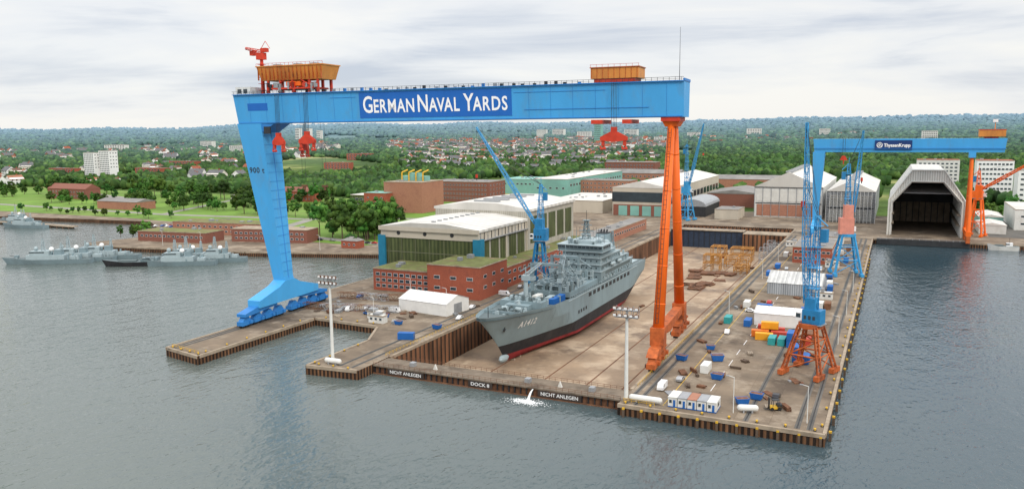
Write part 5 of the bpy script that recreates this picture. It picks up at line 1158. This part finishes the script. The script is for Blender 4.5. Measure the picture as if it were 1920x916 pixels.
# ---------------------------------------------------------------- naval vessels
def vessel(x,y,rot,L,B,lab,kind=0,hm=None,um=None,name='patrol_vessel',cat='naval vessel'):
    o=thing(name,lab,cat,(x,y,0),rot)
    hm=hm or (navy if kind<2 else hblk); um=um or navy3
    mb=MB(); ns=14
    def P(s,z,sd):
        w=B/2*min(1,(s/.35))**.6*(1-.15*max(0,s-.7)/.3); w=w*(.75 if z<=0 else 1); zz=z if z<=0 else (4.2-s*4. if s<.3 else 2.8)
        return (sd*w,-L/2+L*s+(0 if z>0 else (1-s)*L*.06),zz)
    for sd in(1,-1):
        for i in range(ns):
            q=[P(i/ns,-.6,sd),P((i+1)/ns,-.6,sd),P((i+1)/ns,1,sd),P(i/ns,1,sd)]; mb.add(q if sd>0 else q[::-1],[(0,1,2,3)],hm)
            if sd>0: a=P(i/ns,1,1);b=P((i+1)/ns,1,1); mb.add([(-a[0],a[1],a[2]-.02),(a[0],a[1],a[2]-.02),(b[0],b[1],b[2]-.02),(-b[0],b[1],b[2]-.02)],[(0,1,2,3)],navy2)
    b=P(1,1,1);mb.add([(-b[0],L/2,-.6),(b[0],L/2,-.6),(b[0],L/2,2.8),(-b[0],L/2,2.8)],[(3,2,1,0)],hm)
    mb.obj('hull',o); h=B/2*.75
    if kind<2:
        mb=MB(); mb.box(-h,h,-L*.2,L*.22,2.7,5.6,um); mb.box(-h*.85,h*.85,-L*.16,L*.05,5.6,8.2,um); mb.box(-h*.87,h*.87,-L*.165,L*.0,7,7.7,glass); mb.box(-h*.5,h*.5,L*.1,L*.18,5.6,8.6,navy); mb.box(-h*.6,h*.6,L*.26,L*.36,2.7,4.6,um)
        for k in range(14): a=random.uniform(-h,h);b_=random.uniform(L*.05,L*.42); mb.box(a-.4,a+.4,b_-.4,b_+.4,2.7,random.uniform(3.4,6.4),random.choice((navy,navy3)))
        mb.obj('superstructure',o)
        mb=MB(); mb.lattice((0,-L*.03,8.2),(0,-L*.03,16),2.0,.7,5,.22,navy3); mb.box(-2.2,2.2,-L*.03-.2,-L*.03+.2,12,12.3,navy3); mb.bar((0,-L*.03,16),(0,-L*.03,19),.12,dark); mb.obj('mast',o)
        mb=MB(); mb.lattice((0,L*.17,8),(0,L*.17,13),1.4,.6,4,.2,navy3); mb.obj('mast',o)
        for yy,zz,rr_,m_ in ((-.11,9.6,1.3,navy3),(.06,9,1.5,white_paint)):
            mb=MB(); mb.ball((0,L*yy,zz),rr_,m_,12); mb.cyl((0,L*yy,5.6),(0,L*yy,zz-.8),.8,None,8,navy); mb.obj('radome',o,smooth=True)
        mb=MB(); mb.cyl((0,-L*.33,2.6),(0,-L*.33,4),1.2,1,10,navy3); mb.box(-1,1,-L*.33-1.2,-L*.33+1.2,4,5.4,navy); mb.bar((0,-L*.33-1,4.8),(0,-L*.33-4.5,5.3),.2,dark); mb.obj('deck_gun',o)
    else:
        mb=MB(); mb.box(-h*.6,h*.6,L*.1,L*.3,2.7,5,um); mb.box(-h*.62,h*.62,L*.09,L*.2,3.7,4.5,glass); mb.box(-h*.7,h*.7,-L*.25,0,2.7,3.6,navy2); mb.bar((0,L*.2,5),(0,L*.2,8),.15,dark); mb.obj('superstructure',o)
    return o
vessel(-482,320,math.radians(-62),56,9,'grey patrol vessel with radomes moored at the pier')
vessel(-475,332,math.radians(-62),54,9,'grey naval vessel moored alongside another')
vessel(-468,345,math.radians(-62),54,9,'grey naval vessel moored against the pier wall')
vessel(-420,336,math.radians(-60),42,8,'dark low naval tender moored at the pier',2,um=navy)
vessel(-397,347,math.radians(-60),46,9,'grey minehunter with white radome moored at pier')
vessel(-402,360,math.radians(-60),46,9,'grey minehunter moored inside by the pier wall')
vessel(-384,366,math.radians(-60),36,8,'small grey naval vessel beside the pier')
vessel(-690,440,math.radians(-80),48,8,'grey naval vessel at the far basin pier')
vessel(-730,460,math.radians(-80),48,8,'grey naval vessel moored in the far basin')
vessel(64,598,math.radians(-85),18,5,'small white workboat moored at the shore quay',2,hm=whitec,um=white_paint,name='workboat',cat='boat')
mb=MB(); mb.box(-800,-640,450,456,1.2,2.2,concl)
for i in range(20): mb.box(-798+i*8,-797+i*8,450.5,455.5,-4,1.2,rust)
mb.obj('jetty',None,(0,0,0),0,'long concrete jetty on dark piles','jetty')
# ---------------------------------------------------------------- world / light / camera
S_=bpy.context.scene
w=bpy.data.worlds.new('World'); S_.world=w; w.use_nodes=True; nt=w.node_tree;N=nt.nodes;Lk=nt.links.new
bg=N['Background']; bg.inputs['Strength'].default_value=1.0
sd=Vector((.62,-.50,.62)).normalized()
sk=N.new('ShaderNodeTexSky'); sk.sky_type='NISHITA'; sk.sun_disc=False; sk.sun_elevation=math.asin(sd.z); sk.sun_rotation=math.atan2(sd.x,sd.y)
s1=N.new('ShaderNodeVectorMath'); s1.operation='SCALE'; s1.inputs['Scale'].default_value=.11; Lk(sk.outputs[0],s1.inputs[0])
tc=N.new('ShaderNodeTexCoord'); mp=N.new('ShaderNodeMapping'); mp.inputs['Scale'].default_value=(1,1,7.5); mp.inputs['Location'].default_value=(.3,.1,0); Lk(tc.outputs['Generated'],mp.inputs[0])
n=N.new('ShaderNodeTexNoise'); n.inputs['Scale'].default_value=2.0; n.inputs['Detail'].default_value=7; n.inputs['Roughness'].default_value=.55; n.inputs['Distortion'].default_value=.4; Lk(mp.outputs[0],n.inputs['Vector'])
r=N.new('ShaderNodeValToRGB'); e=r.color_ramp.elements; e[0].position=.42;e[0].color=(1.0,.985,.955,1);e[1].position=.68;e[1].color=(.60,.65,.75,1); q=e.new(.53);q.color=(.90,.91,.93,1)
Lk(n.outputs['Fac'],r.inputs[0])
mx=N.new('ShaderNodeMix');mx.data_type='RGBA';mx.inputs['Factor'].default_value=.88;Lk(s1.outputs[0],mx.inputs['A']);Lk(r.outputs[0],mx.inputs['B'])
sx_=N.new('ShaderNodeSeparateXYZ'); Lk(tc.outputs['Generated'],sx_.inputs[0])
er=N.new('ShaderNodeMapRange'); er.interpolation_type='SMOOTHSTEP'; er.inputs['From Min'].default_value=.15; er.inputs['From Max'].default_value=.8; er.inputs['To Min'].default_value=1.0; er.inputs['To Max'].default_value=2.4; Lk(sx_.outputs['Z'],er.inputs[0])
s2=N.new('ShaderNodeVectorMath'); s2.operation='SCALE'; Lk(mx.outputs['Result'],s2.inputs[0]); Lk(er.outputs[0],s2.inputs['Scale']); Lk(s2.outputs[0],bg.inputs['Color'])
sl=bpy.data.lights.new('sun','SUN'); sl.energy=1.5; sl.angle=math.radians(10); sl.color=(1,.92,.79); so=bpy.data.objects.new('sun',sl); C.objects.link(so); so.rotation_euler=(-sd).to_track_quat('-Z','Y').to_euler()
cd=bpy.data.cameras.new('camera'); cd.sensor_width=36; cd.lens=1493/1920*36; cd.clip_end=20000; cd.clip_start=1
co=bpy.data.objects.new('camera',cd); C.objects.link(co)
th=math.atan((458-245)/1493)
co.matrix_world=Matrix.Translation((0,0,80))@Matrix.Rotation(math.radians(25.83),4,'Z')@Matrix.Rotation(math.radians(90)-th,4,'X')@Matrix.Rotation(math.radians(-.6),4,'Z')
S_.camera=co
S_.view_settings.view_transform='Standard'; S_.view_settings.look='None'; S_.view_settings.exposure=0
